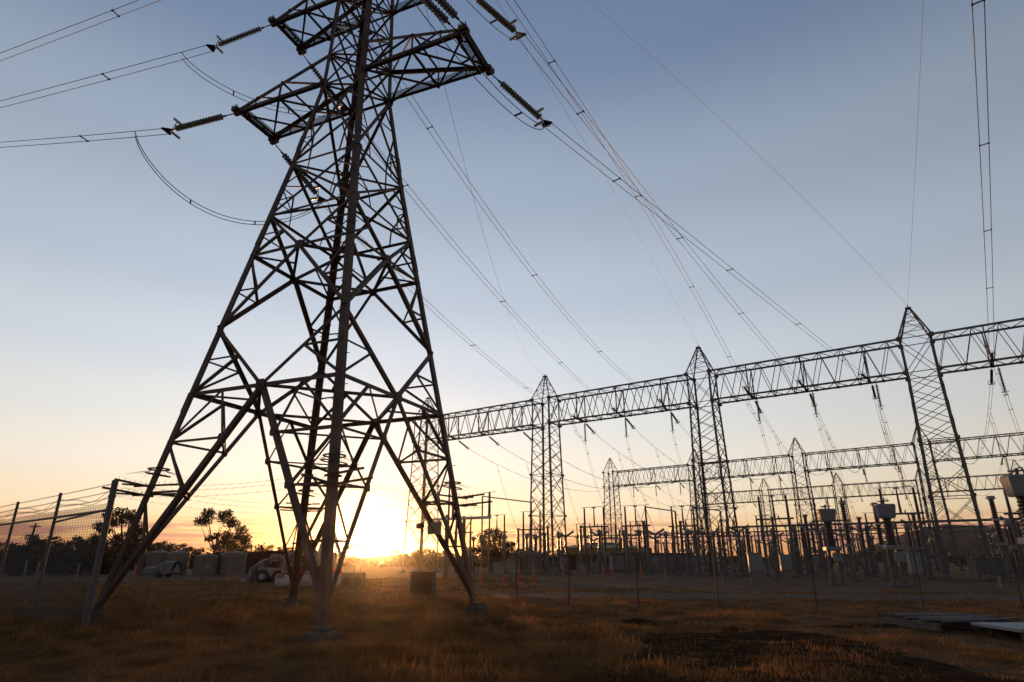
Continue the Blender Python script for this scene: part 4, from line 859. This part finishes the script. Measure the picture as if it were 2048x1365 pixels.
def loader(px, Y, sc, rz, label, tall=False):
    o = V(gX(px, Y), Y, 0); root = empty('skid_loader', o, label, 'loader', 'white loaders on the bare ground'); root.rotation_euler = (0, 0, rz); root.scale = (sc,)*3; z3 = (0, 0, 0)
    def p(n, m, mt, par=None, s=False): return m.build(n, M[mt], par or root, None, s)
    m = MB(); m.box((0, 0, .62), (1.7, 1.0, .62), 0, .08); m.box((.72, 0, .98), (.55, .98, .36), 0, .08); p('chassis', m, 'white')
    m = MB()
    for x, y in ((-.45, -.46), (-.45, .46), (.42, -.46), (.42, .46)): m.bar((x, y, .9), (x*.9, y, 1.92), .07)
    m.box((0, 0, 1.95), (1.0, 1.02, .09), 0, .03); m.bar((-.45, -.46, 1.3), (.42, -.46, 1.3), .04); m.box((.1, 0, 1.05), (.5, .5, .5), 0, .06); cb = p('cab', m, 'black')
    m = MB(); m.box((-.02, .47, 1.5), (.72, .015, .62)); p('window', m, 'glassy', cb)
    for y in (-.62, .62):
        m = MB(); m.tube([(.82, y, 1.35), (.5, y, 1.62), (-.5, y, 1.38), (-1.0, y, 1.02), (-1.28, y, .42)], [.11, .13, .12, .12, .09], 6); m.bar((.8, y, .8), (.82, y, 1.4), .12); m.bar((-.2, y, .75), (-.75, y, 1.1), .07); p('lift_arm', m, 'white')
    for x in (-.5, .5):
        for y in (-.62, .62):
            m = MB(); m.lathe([(.2, -.13), (.36, -.13), (.39, -.08), (.39, .08), (.36, .13), (.2, .13)], Matrix.Translation((x, y, .39)) @ Matrix.Rotation(pi/2, 4, 'X'), 16); w = p('wheel', m, 'black'); m = MB(); m.cyl((x, y-.14, .39), (x, y+.14, .39), .2, n=12); p('rim', m, 'white', w)
    m = MB(); m.prism((-1.35, -.8, 0), (-1.35, .8, 0), [(0, .05), (.08, .03), (.12, .5), (.2, .95), (.12, .98), (-.05, .5), (-.55, .12), (-.55, .05)], V(1, 0, 0), V(0, 0, 1)); p('bucket', m, 'white')
    m = MB(); m.box((.3, .3, 2.03), (.12, .12, .1), 0, .03); p('beacon', m, 'orange', cb)
    if tall:
        m = MB(); m.tube([(.9, 0, .9), (1.1, 0, 2.2), (1.6, 0, 2.5), (2.1, 0, 1.3), (2.05, 0, .7)], [.15, .15, .14, .1, .1], 6); p('backhoe_boom', m, 'white'); m = MB(); m.prism((2.05, -.25, .4), (2.05, .25, .4), [(-.2, .3), (.2, .3), (.25, -.1), (0, -.3), (-.25, -.2)], V(1, 0, 0), V(0, 0, 1)); p('digging_bucket', m, 'orange')
M['glassy'] = mat('amber_glass', (.55, .42, .2), .15)
loader(543, 49, 1.12, .15, 'compact white loader with lowered arms, left of the back tower leg')
loader(598, 52, 1.45, .1, 'taller white loader with a backhoe boom, partly behind the back tower leg', True)
# crane like mast behind the back leg
P = V(gX(581, 70), 70, 0); root = empty('lifting_mast', P, 'pale slanting lifting mast on a base behind the back tower leg', 'mast'); MB().bar(P+V(0, 0, .6), P+V(.9, 0, 6.3), .42, .3).build('boom', M['white'], root, P); MB().bar(P+V(-.35, 0, .6), P+V(.15, 0, 5.6), .12).build('ram', M['steel'], root, P); MB().box(P+V(0, 0, .35), (1.8, 1.4, .7), 0, .08).build('base', M['white'], root, P)
# big white pipes and culvert block lying in the grass
def pipe(px0, px1, Y, r, z, label):
    a = V(gX(px0, Y), Y, z); b = V(gX(px1, Y+.6), Y+.6, z); m = MB(); n = 18; d = nrm(b-a); x, y = m.frame(a, b); vs = []
    for q in (a, b):
        for rr in (r, r*.86): vs += [q+(x*cos(2*pi*k/n)+y*sin(2*pi*k/n))*rr for k in range(n)]
    fs = []
    for k in range(n): j = (k+1) % n; fs += [(k, j, 2*n+j, 2*n+k), (n+j, n+k, 3*n+k, 3*n+j), (j, k, n+k, n+j), (2*n+k, 2*n+j, 3*n+j, 3*n+k)]
    m.add([p-a for p in vs], fs); o = m.build('drain_pipe', M['white'], None, None, False); o.location = tuple(a); return tag(o, label, 'pipe', 'pale pipes lying in the grass')
pipe(548, 640, 38, .27, .27, 'long pale pipe lying behind the foot of the back tower leg'); pipe(566, 690, 39, .36, .36, 'fat pale pipe behind the front tower leg'); pipe(655, 702, 37.4, .3, .3, 'short pale pipe just right of the front tower leg')
def culvert():
    Y = 37; x = gX(702, Y); o = V(x, Y, 0); root = empty('culvert_block', o, 'pale concrete block with two round holes below the sun', 'block'); m = MB(); m.box((x, Y+.35, .45), (1.25, .6, .9), 0, .04); m.build('block', M['conc'], root, o)
    for s in (-.32, .32): m = MB(); m.cyl((x+s, Y+.06, .42), (x+s, Y+.03, .42), .22, n=20); m.build('hole_shade_disc', M['black'], root, o)  # black discs on the front face stand in for shade inside the openings
culvert()
for px, Y, h, l in ((540, 130, 4.6, 'thin pole on the skyline beside the low hills'), (667, 95, 4, 'thin pole on the skyline left of the front tower leg')): 
    o = MB().cyl((0, 0, 0), (0, 0, h), .09, .06).build('thin_pole', M['bark']); o.location = (gX(px, Y), Y, 0); tag(o, l, 'pole', 'thin skyline poles')
def power_pole():
    Y = 92; P = V(gX(43, Y), Y, 0); root = empty('power_pole', P, 'old timber power pole with crossarms rising above the left trees', 'pole'); h = 6.6
    MB().cyl(P, P+V(.3, 0, h), .2, .14).build('shaft', M['bark'], root, P)
    for z, w in ((h-.5, .8), (h-1.7, .9)):
        m = MB(); m.bar(P+V(.25-w, 0, z), P+V(.25+w, 0, z+.05), .12); a = m.build('crossarm', M['bark'], root, P)
        for s in (-.9, -.45, .45, .9): MB().cyl(P+V(.25+w*s, 0, z+.05), P+V(.25+w*s, 0, z+.3), .06, .04, 6).build('pin_insulator', M['gporc'], a, P)
power_pole()
# far pylon seen faintly left of the front leg
def far_pylon(px, Y, h):
    P = V(gX(px, Y), Y, 0); root = empty('distant_pylon', P, 'tiny pale pylon far away above the horizon left of the front tower leg', 'pylon'); m = MB()
    for sx, sy in ((-1, -1), (1, -1), (1, 1), (-1, 1)): m.bar(P+V(sx*3, sy*3, 0), P+V(sx*.4, sy*.4, h), .3)
    for k in range(8): z0 = h*k/8; z1 = h*(k+1)/8; w0 = 3-2.6*k/8; w1 = 3-2.6*(k+1)/8; m.bar(P+V(-w0, -w0, z0), P+V(w1, -w1, z1), .18); m.bar(P+V(w0, -w0, z0), P+V(-w1, -w1, z1), .18)
    m.build('body', M['galv'], root, P)
    for z, w in ((h*.95, 5), (h*.8, 6.5), (h*.66, 5.5)): m = MB(); m.bar(P+V(-w, 0, z), P+V(w, 0, z), .35); m.bar(P+V(-w, 0, z), P+V(0, 0, z+1.8), .2); m.bar(P+V(w, 0, z), P+V(0, 0, z+1.8), .2); m.build('crossarm', M['galv'], root, P)
far_pylon(642, 480, 33)

# ---------------------------------------------------------------- fences
def left_fence():
    B = [V(*atY(232, 957, 14.8)[:2], 0), V(*atY(124, 978, 17.5)[:2], 0), V(*atY(40, 992, 20.2)[:2], 0)]; st = B[2]-B[1]; B += [B[2]+st, B[2]+st*2]
    o = B[0]; root = empty('chain_link_fence', o, 'tall galvanised chain link fence with barbed wire at the left edge', 'fence'); zt = [3.28, 3.25, 3.25, 3.25, 3.25]; zr = 2.62; ztop = 2.78
    for i, p in enumerate(B):
        z0 = float(gz(p[0], p[1])); m = MB(); m.cyl(p+V(0, 0, z0-.2), p+V(0, 0, zt[i]), .07 if i == 0 else .04, n=12); m.cyl(p+V(0, 0, zt[i]), p+V(0, 0, zt[i]+.03), .08 if i == 0 else .045, .03, 12)
        if i == 0:
            for z in (2.2, 2.62, 2.9): m.cyl(p+V(0, 0, z), p+V(0, 0, z+.05), .082, n=12)
        m.build('post', M['dull'], root, o)
    for a, b in zip(B[:-1], B[1:]): MB().cyl(a+V(0, 0, zr), b+V(0, 0, zr), .03).build('top_rail', M['dull'], root, o)
    MB().cyl(B[0]+V(0, 0, zr+.02), B[1]+V(0, 0, zr-.13), .028).build('brace', M['dull'], root, o)
    rngs = random.Random(3)
    for a, b in zip(B[:-1], B[1:]):
        for z, sl in ((3.22, .0), (3.05, .02), (2.9, .03)):
            pts = [a+(b-a)*t+V(0, 0, z-sl*4*t*(1-t)) for t in np.linspace(0, 1, 26)]; m = MB(); m.tube(pts, .0055, 3)
            for p in pts: m.bar(p-V(.02, .0, .025), p+V(.02, .01, .025), .007)
            m.build('barbed_strand', M['wire'], root, o)
        for z, amp in ((3.12, .22), (2.98, .16)):
            pts = [a+(b-a)*t+V(0, 0, z-amp*sin(pi*t)*(1+.4*sin(7*t))) for t in np.linspace(0, 1, 26)]; m = MB(); m.tube(pts, .005, 3)
            for p in pts: m.bar(p-V(.02, .0, .02), p+V(.02, .01, .02), .006)
            m.build('barbed_strand', M['wire'], root, o)
    for a, b in zip(B[:-1], B[1:]):
        m = MB(); L = np.linalg.norm(b-a); d = nrm(b-a); H = ztop-.05; s = .12; k = int((L+H)/s)
        for i in range(k+1):
            for sg in (1, -1):
                x0 = i*s-H if sg > 0 else i*s; pts = []
                za, zb = 0, H; xa, xb = x0, x0+H*sg
                lo, hi = min(xa, xb), max(xa, xb)
                t0 = 0; t1 = 1
                if xa < 0: t0 = max(t0, (0-xa)/(xb-xa)) if xb > xa else t0
                if xb > L: t1 = min(t1, (L-xa)/(xb-xa))
                if sg < 0:
                    if xa > L: t0 = max(t0, (xa-L)/(xa-xb))
                    if xb < 0: t1 = min(t1, xa/(xa-xb))
                if t1-t0 < .02: continue
                p = a+d*(xa+(xb-xa)*t0)+V(0, 0, .05+H*t0); q = a+d*(xa+(xb-xa)*t1)+V(0, 0, .05+H*t1); m.cyl(p+GN*.001*sg, q+GN*.001*sg, .0046, n=3)
        m.build('wire_mesh', M['wire'], root, o)
left_fence()
def right_fence():
    pts = [(24, 23), (20.5, 22.6), (17, 22.3), (13.5, 22), (9.97, 21.9), (6.75, 21.9), (4.2, 22.3), (2.05, 24), (.2, 28.5), (-1.9, 33), (-4.6, 36), (-9, 39), (-13.5, 42), (-18, 45), (-22.5, 48), (-27, 51)]
    o = V(*pts[4], 0); root = empty('wire_fence', o, 'low wire fence on thin posts crossing behind the tower and in front of the yard', 'fence')
    for i, (x, y) in enumerate(pts):
        ln = random.uniform(-.04, .04); MB().cyl((x, y, -.1), (x+ln, y, 1.78), .026, n=7).build('post', M['steel'], root, o)
    for z in (.45, .9, 1.35, 1.7):
        m = MB()
        for (a, b), (c, d) in zip(pts[:-1], pts[1:]): m.tube([(a+(c-a)*t, b+(d-b)*t, z-.03*4*t*(1-t)) for t in np.linspace(0, 1, 6)], .003, 3)
        m.build('fence_wire', M['wire'], root, o)
right_fence()
# things lying on the ground at the right
def pallet():
    P = V(10.3, 15.9, .02); root = empty('timber_stack', P, 'low stack of weathered grey timber planks on the ground at lower right', 'timber'); root.rotation_euler = (0, .0, .12)
    for i in range(9): m = MB(); m.box((0, 0, 0), (2.3+random.uniform(-.5, .3), .13, .05), 0, .008); b = m.build('plank', M['wood'], root); b.location = (random.uniform(-.15, .15), -.75+i*.19, .22+random.uniform(0, .02)); b.rotation_euler = (random.uniform(-.02, .02), random.uniform(-.015, .015), random.uniform(-.1, .1))
    for i in range(3): m = MB(); m.box((0, 0, 0), (.12, 1.7, .16), 0, .01); b = m.build('bearer', M['wood'], root); b.location = (-1.0+i, 0, .1)
    m = MB(); m.tube([(.9, -.9, .3), (1.1, -.95, .12), (1.3, -.8, .05), (1.7, -.6, .04)], .012, 5); m.build('wire_end', M['galv'], root)
pallet()
def board():
    P = V(11.05, 14.0, .0); root = empty('steel_plate', P, 'flat pale grey sheet propped level on the ground at the right edge', 'sheet'); root.rotation_euler = (0, 0, -.03)
    MB().box((.35, .1, .20), (2.7, 1.5, .07), 0, .012).build('sheet', M['slab'], root)
    for y in (-.45, .5): m = MB(); m.box((.35, y, .08), (2.4, .12, .17), 0, .01); m.build('bearer', M['wood'], root)
board()
for i, (px, Y, s) in enumerate(((1275, 17.6, .2), (1370, 17.4, .16), (1292, 17.2, .13), (1470, 15.6, .15))):
    x = gX(px, Y); m = MB(); rr = random.Random(i)
    vs = []; k = 12
    for j in range(7):
        for a in range(k): f = sin(pi*(j+.3)/7); r = s*f*(.5+1.0*rr.random()); vs.append((r*1.9*cos(2*pi*a/k), r*1.2*sin(2*pi*a/k), s*.7*(1-j/3.2)*(.8+.4*rr.random())*.6))
    m.add(vs, [(j*k+a, j*k+(a+1) % k, (j+1)*k+(a+1) % k, (j+1)*k+a) for j in range(6) for a in range(k)]); o = m.build('soil_mound', M['dirt'], None, None, True); o.location = (x, Y, float(gz(x, Y))+.02); tag(o, 'small dark heap of turned soil in the short grass right of the tower', 'soil', 'heaps of turned soil')

# ---------------------------------------------------------------- trees
def crown(clumps, leaf, per, seed, mt, name='crown', flat=.75):
    r = np.random.default_rng(seed); vs = []
    for c in clumps:
        x, y, z, R = c; n = int(per*(R/.8)**1.5)+14
        d = r.normal(size=(n, 3)); d /= np.linalg.norm(d, axis=1)[:, None]; rad = R*1.3*r.random(n)**.62; p = V(x, y, z)+d*rad[:, None]*V(1, 1, flat)
        a = r.normal(size=(n, 3)); a[:, 2] -= .6; a /= np.linalg.norm(a, axis=1)[:, None]; b = np.cross(a, r.normal(size=(n, 3))); b /= np.linalg.norm(b, axis=1)[:, None]; s = leaf*(.6+.8*r.random((n, 1)))
        vs.append(np.stack([p-a*s, p+b*s*.45, p+a*s, p-b*s*.45], 1).reshape(-1, 3))
    vs = np.concatenate(vs); return raw_mesh(name, vs, np.arange(len(vs)), 4, M[mt])
def trunk_mesh(h, clumps, r0, seed, lean=(0, 0)):
    rr = random.Random(seed); m = MB(); base = V(0, 0, -.1); fork = V(lean[0]*.45, lean[1]*.45, h*.38); pts = [base, V(lean[0]*.15, lean[1]*.15, h*.15), fork]; m.tube(pts, [r0*1.25, r0, r0*.8], 7)
    for x, y, z, R in clumps:
        e = V(x, y, z-R*.1); q = fork+(e-fork)*.5+V(rr.uniform(-.2, .2), rr.uniform(-.2, .2), -.08*h*.5); m.tube([fork-V(0, 0, .05), q, e], [r0*.5, r0*.28, r0*.08], 5)
    return m
def tree(name, P, clumps, h, r0, leaf, per, seed, label, group, mt='leaf', lean=(0, 0), cat='tree'):
    root = empty(name, P, label, cat, group); trunk_mesh(h, clumps, r0, seed, lean).build('trunk', M['bark'], root); link('crown', crown(clumps, leaf, per, seed, mt), root); return root
def px_clumps(base_px, Y, lst, depth=1.0, seed=1):
    rr = random.Random(seed); b = V(gX(base_px, Y), Y, 0); out = []
    for px, py, rp in lst: p = atY(px, py, Y); out.append((p[0]-b[0], rr.uniform(-depth, depth), p[2], rp/1311*Y*1.05))
    return b, out
b, c = px_clumps(418, 80, [(392, 1043, 10), (408, 1033, 12), (424, 1027, 11), (418, 1045, 9), (440, 1033, 13), (452, 1027, 9), (458, 1043, 12), (470, 1050, 12), (482, 1060, 10), (489, 1076, 10), (478, 1074, 12), (468, 1085, 12), (490, 1084, 8), (455, 1072, 10), (446, 1083, 12), (432, 1092, 10), (456, 1095, 13), (474, 1097, 11), (420, 1078, 7), (436, 1073, 7)], 1.0, 2)
tree('gum_tree', b, c, 7.6, .17, .15, 300, 21, 'open crowned gum tree standing alone between the left and back tower legs', None, lean=(.5, 0))
b, c = px_clumps(236, 74, [(205, 1052, 9), (198, 1060, 8), (222, 1032, 12), (240, 1026, 13), (258, 1030, 12), (272, 1038, 11), (283, 1046, 10), (212, 1046, 9), (232, 1046, 10), (250, 1044, 12), (266, 1056, 11), (282, 1066, 11), (255, 1068, 12), (240, 1076, 10), (270, 1080, 12), (226, 1064, 6), (258, 1090, 12), (285, 1082, 8), (240, 1094, 10)], 1.2, 3)
tree('gum_tree', b, c, 7.2, .22, .15, 300, 22, 'spreading gum tree half hidden behind the left tower leg and fence post', None, lean=(-.2, 0))
b, c = px_clumps(985, 92, [(965, 1075, 10), (978, 1067, 9), (992, 1066, 10), (1003, 1075, 9), (970, 1088, 12), (988, 1082, 13), (1008, 1088, 12), (1020, 1092, 9), (957, 1100, 11), (975, 1102, 13), (995, 1100, 14), (1015, 1104, 12), (949, 1099, 6), (985, 1113, 13), (1005, 1114, 10), (1026, 1088, 5)], 1.5, 4)
tree('gum_tree', b, c, 5.8, .25, .15, 260, 23, 'dense dark gum tree between the tower and the second gantry column', None)
b, c = px_clumps(708, 100, [(700, 1094, 9), (712, 1090, 8), (690, 1100, 9), (718, 1100, 7), (703, 1106, 9), (685, 1109, 8)], 1, 5)
tree('gum_tree', b, c, 4, .12, .13, 120, 24, 'small gum tree against the glow just left of the sun', None)
# the dark belt of trees along the left
belt = [(-30, 1082, 55, 78), (22, 1084, 40, 84), (62, 1078, 50, 80), (105, 1082, 48, 86), (146, 1072, 46, 80), (180, 1064, 36, 76), (130, 1098, 60, 72), (50, 1102, 60, 72), (205, 1096, 44, 80)]
words = ['at the left edge of the photo', 'just left of the power pole', 'in front of the power pole', 'right of the power pole behind the fence', 'behind the second fence post bay', 'taller one left of the corner fence post', 'low one in the middle of the belt', 'low one below the power pole', 'low one behind the corner fence post']
for i, (px, ty, wp, Y) in enumerate(belt):
    rr = random.Random(40+i); H = atY(px, ty, Y)[2]; Wd = wp/1311*Y; cl = []
    for k in range(22): a = rr.random(); z = H*(.12+.82*a**.8); w = Wd*.5*(1-.55*(z/H)**3); R = H*.13*(1.2-.5*z/H); cl.append((rr.uniform(-w, w), rr.uniform(-w, w)*.7, z-R*.4, R*1.25))
    tree('belt_tree', (gX(px, Y), Y, 0), cl, H*.8, .2, .15, 230, 60+i, f'dark bushy tree in the left belt, {words[i]}', 'dark trees at the left')
# scrub along the horizon
scr = []
for s in range(6):
    rr = random.Random(90+s); cl = []
    for k in range(16): a = rr.random(); z = 4.2*(.05+.9*a); w = 2.3*(1-.6*(z/4.2)**2); cl.append((rr.uniform(-w, w), rr.uniform(-w, w), z, .8*(1.15-.4*z/4.2)))
    scr.append((trunk_mesh(4, cl[:8], .13, s), crown(cl, .17, 85, 90+s, 'scrub', flat=.7)))
tmesh = [t.build('trunk', M['bark']) for t, c in scr]; 
tm = [o.data for o in tmesh]
for o in tmesh: bpy.data.objects.remove(o)
k = 0
for px0, px1, step, Y0, Y1, h0, h1 in ((285, 560, 15, 120, 165, .85, 1.25), (560, 850, 15, 150, 210, .75, 1.2), (850, 1130, 16, 140, 200, .75, 1.2), (1130, 2120, 26, 170, 260, .5, 1.0), (-60, 290, 24, 100, 130, .9, 1.3), (300, 1130, 34, 230, 300, 1.0, 1.5)):
    px = px0
    while px < px1:
        Y = random.uniform(Y0, Y1); x = gX(px, Y); i = random.randrange(6); sc = random.uniform(h0, h1)
        if 685 < px < 790: sc *= .5
        root = empty('scrub_tree', (x, Y, 0), 'low dark scrub tree in the uneven line along the horizon', 'tree', 'scrub trees along the horizon'); root.rotation_euler = (0, 0, random.uniform(0, 6.28)); root.scale = (sc*random.uniform(1, 1.4), sc*1.2, sc)
        link('trunk', tm[i], root); link('crown', scr[i][1], root); px += step*random.uniform(.6, 1.4); k += 1
# far woodland that closes the view under the skyline
def woodland():
    r = np.random.default_rng(5); n = 26000; ang = r.uniform(-1.25, 1.25, n); R = r.uniform(330, 520, n); x = np.sin(ang)*R; y = np.cos(ang)*R; h = 2.4+1.8*vnoise(ang*60, R*0, 1, 3)+1.2*vnoise(ang*300, R*0, 1, 4); z = h*r.random(n)**.6
    p = np.stack([x, y, z], 1); a = r.normal(size=(n, 3)); a /= np.linalg.norm(a, axis=1)[:, None]; b = np.cross(a, r.normal(size=(n, 3))); b /= np.linalg.norm(b, axis=1)[:, None]; s = .75*(.6+.8*r.random((n, 1)))
    vs = np.stack([p-a*s, p+b*s*.6, p+a*s, p-b*s*.6], 1).reshape(-1, 3); tag(link('far_woodland', raw_mesh('far_woodland', vs, np.arange(len(vs)), 4, M['scrub'])), 'dark woodland mass closing the horizon', 'woodland', None, 'stuff')
woodland()

# ---------------------------------------------------------------- grass
def bare_mask(x, y): return (vnoise(x, y, 4.5, 12) > .60) & (x > .8) & (y < 16.5) & (y > 3)
def bare_earth():
    xs_ = np.arange(.8, 16, .2); ys_ = np.arange(3.2, 16.5, .2); vs = []; f = []; idx = {}
    def vid(i, j):
        if (i, j) not in idx: idx[i, j] = len(vs); x, y = xs_[i], ys_[j]; vs.append((x, y, float(gz(x, y))+.012+.05*(float(vnoise(x, y, .3, 21))-.35)))
        return idx[i, j]
    for i in range(len(xs_)-1):
        for j in range(len(ys_)-1):
            if bare_mask(xs_[i]+.1, ys_[j]+.1): f += [vid(i, j), vid(i+1, j), vid(i+1, j+1), vid(i, j+1)]
    tag(link('bare_earth', raw_mesh('bare_earth', vs, f, 4, M['dirt'])), kind='structure')
bare_earth()
def grass():
    r = np.random.default_rng(17); n = 420000
    d = 4.0*np.exp(r.random(n)*math.log(62/4.0)); a = r.uniform(-.80, .80, n); x = d*np.sin(a); y = d*np.cos(a)
    big = vnoise(x, y, 5.5, 1); med = vnoise(x, y, 1.6, 2); fine = vnoise(x, y, .45, 7)
    left = np.clip((4.0-x*.5)/7, .12, 1)                       # taller on the left, grazed down to the right
    bare = bare_mask(x+r.normal(0, .15, n), y+r.normal(0, .15, n))
    belt_ = np.exp(-((y-19-.0*x)/6.5)**2)
    hgt = (.04+.06*fine+.09*(med > .52)*med+.21*belt_*left*(.35+.65*big))*(.55+.6*r.random(n))*(.6+.4*left)
    trk = np.abs((y-(31.0-(x+1)*3.5/49))) < 2.3
    keep = ~(bare & (r.random(n) < .55)) & ~(trk & (x > -1) & (r.random(n) < .9)) & ((y < 33) | (r.random(n) < .7)) & ~((y > 40) & (x > 2)) & ~((x > 10) & (y > 34))
    stalk = (r.random(n) < .035) & (med > .45); hgt = np.where(stalk, hgt*1.5+.18*left, hgt*(.7+.6*fine))
    x, y, hgt, d = [q[keep] for q in (x, y, hgt, d)]; n = len(x); z = gz(x, y)-.01
    wd = np.maximum(.0035, d*.00055)*(.7+.6*r.random(n)); th = r.uniform(0, 2*pi, n); lx = r.normal(0, .35, n)*hgt+.05*hgt; ly = r.normal(0, .35, n)*hgt
    b = np.stack([x, y, z], 1); t = b+np.stack([lx, ly, hgt], 1); mid = b+np.stack([lx*.35, ly*.35, hgt*.55], 1); s = np.stack([np.cos(th)*wd, np.sin(th)*wd, 0*wd], 1)
    vs = np.stack([b-s, b+s, mid+s*.75, mid-s*.75, t+s*.12, t-s*.12], 1).reshape(-1, 3); i0 = np.arange(n)*6; f = np.stack([i0, i0+1, i0+2, i0+3, i0+3, i0+2, i0+4, i0+5], 1).reshape(-1)
    tag(link('dry_grass', raw_mesh('dry_grass', vs, f, 4, M['grass'])), 'dry brown grass covering the paddock', 'grass', None, 'stuff')
grass()

# ---------------------------------------------------------------- evening haze, added to spread the sun's glow over nearby things
def haze():
    m = bpy.data.materials.new('glow_haze'); m.use_nodes = True; nt = m.node_tree; nt.nodes.remove(nt.nodes['Principled BSDF']); v = nt.nodes.new('ShaderNodeVolumePrincipled')
    v.inputs['Color'].default_value = (.95, .9, .85, 1); v.inputs['Density'].default_value = HAZE; v.inputs['Anisotropy'].default_value = .94; nt.links.new(v.outputs[0], nt.nodes['Material Output'].inputs['Volume'])
    o = MB().box((0, 1600, 27.5), (7600, 4400, 58)).build('haze', m); tag(o, 'thin warm evening haze added to spread the sun glow', 'haze', None, 'stuff')
HAZE = .0001
haze()
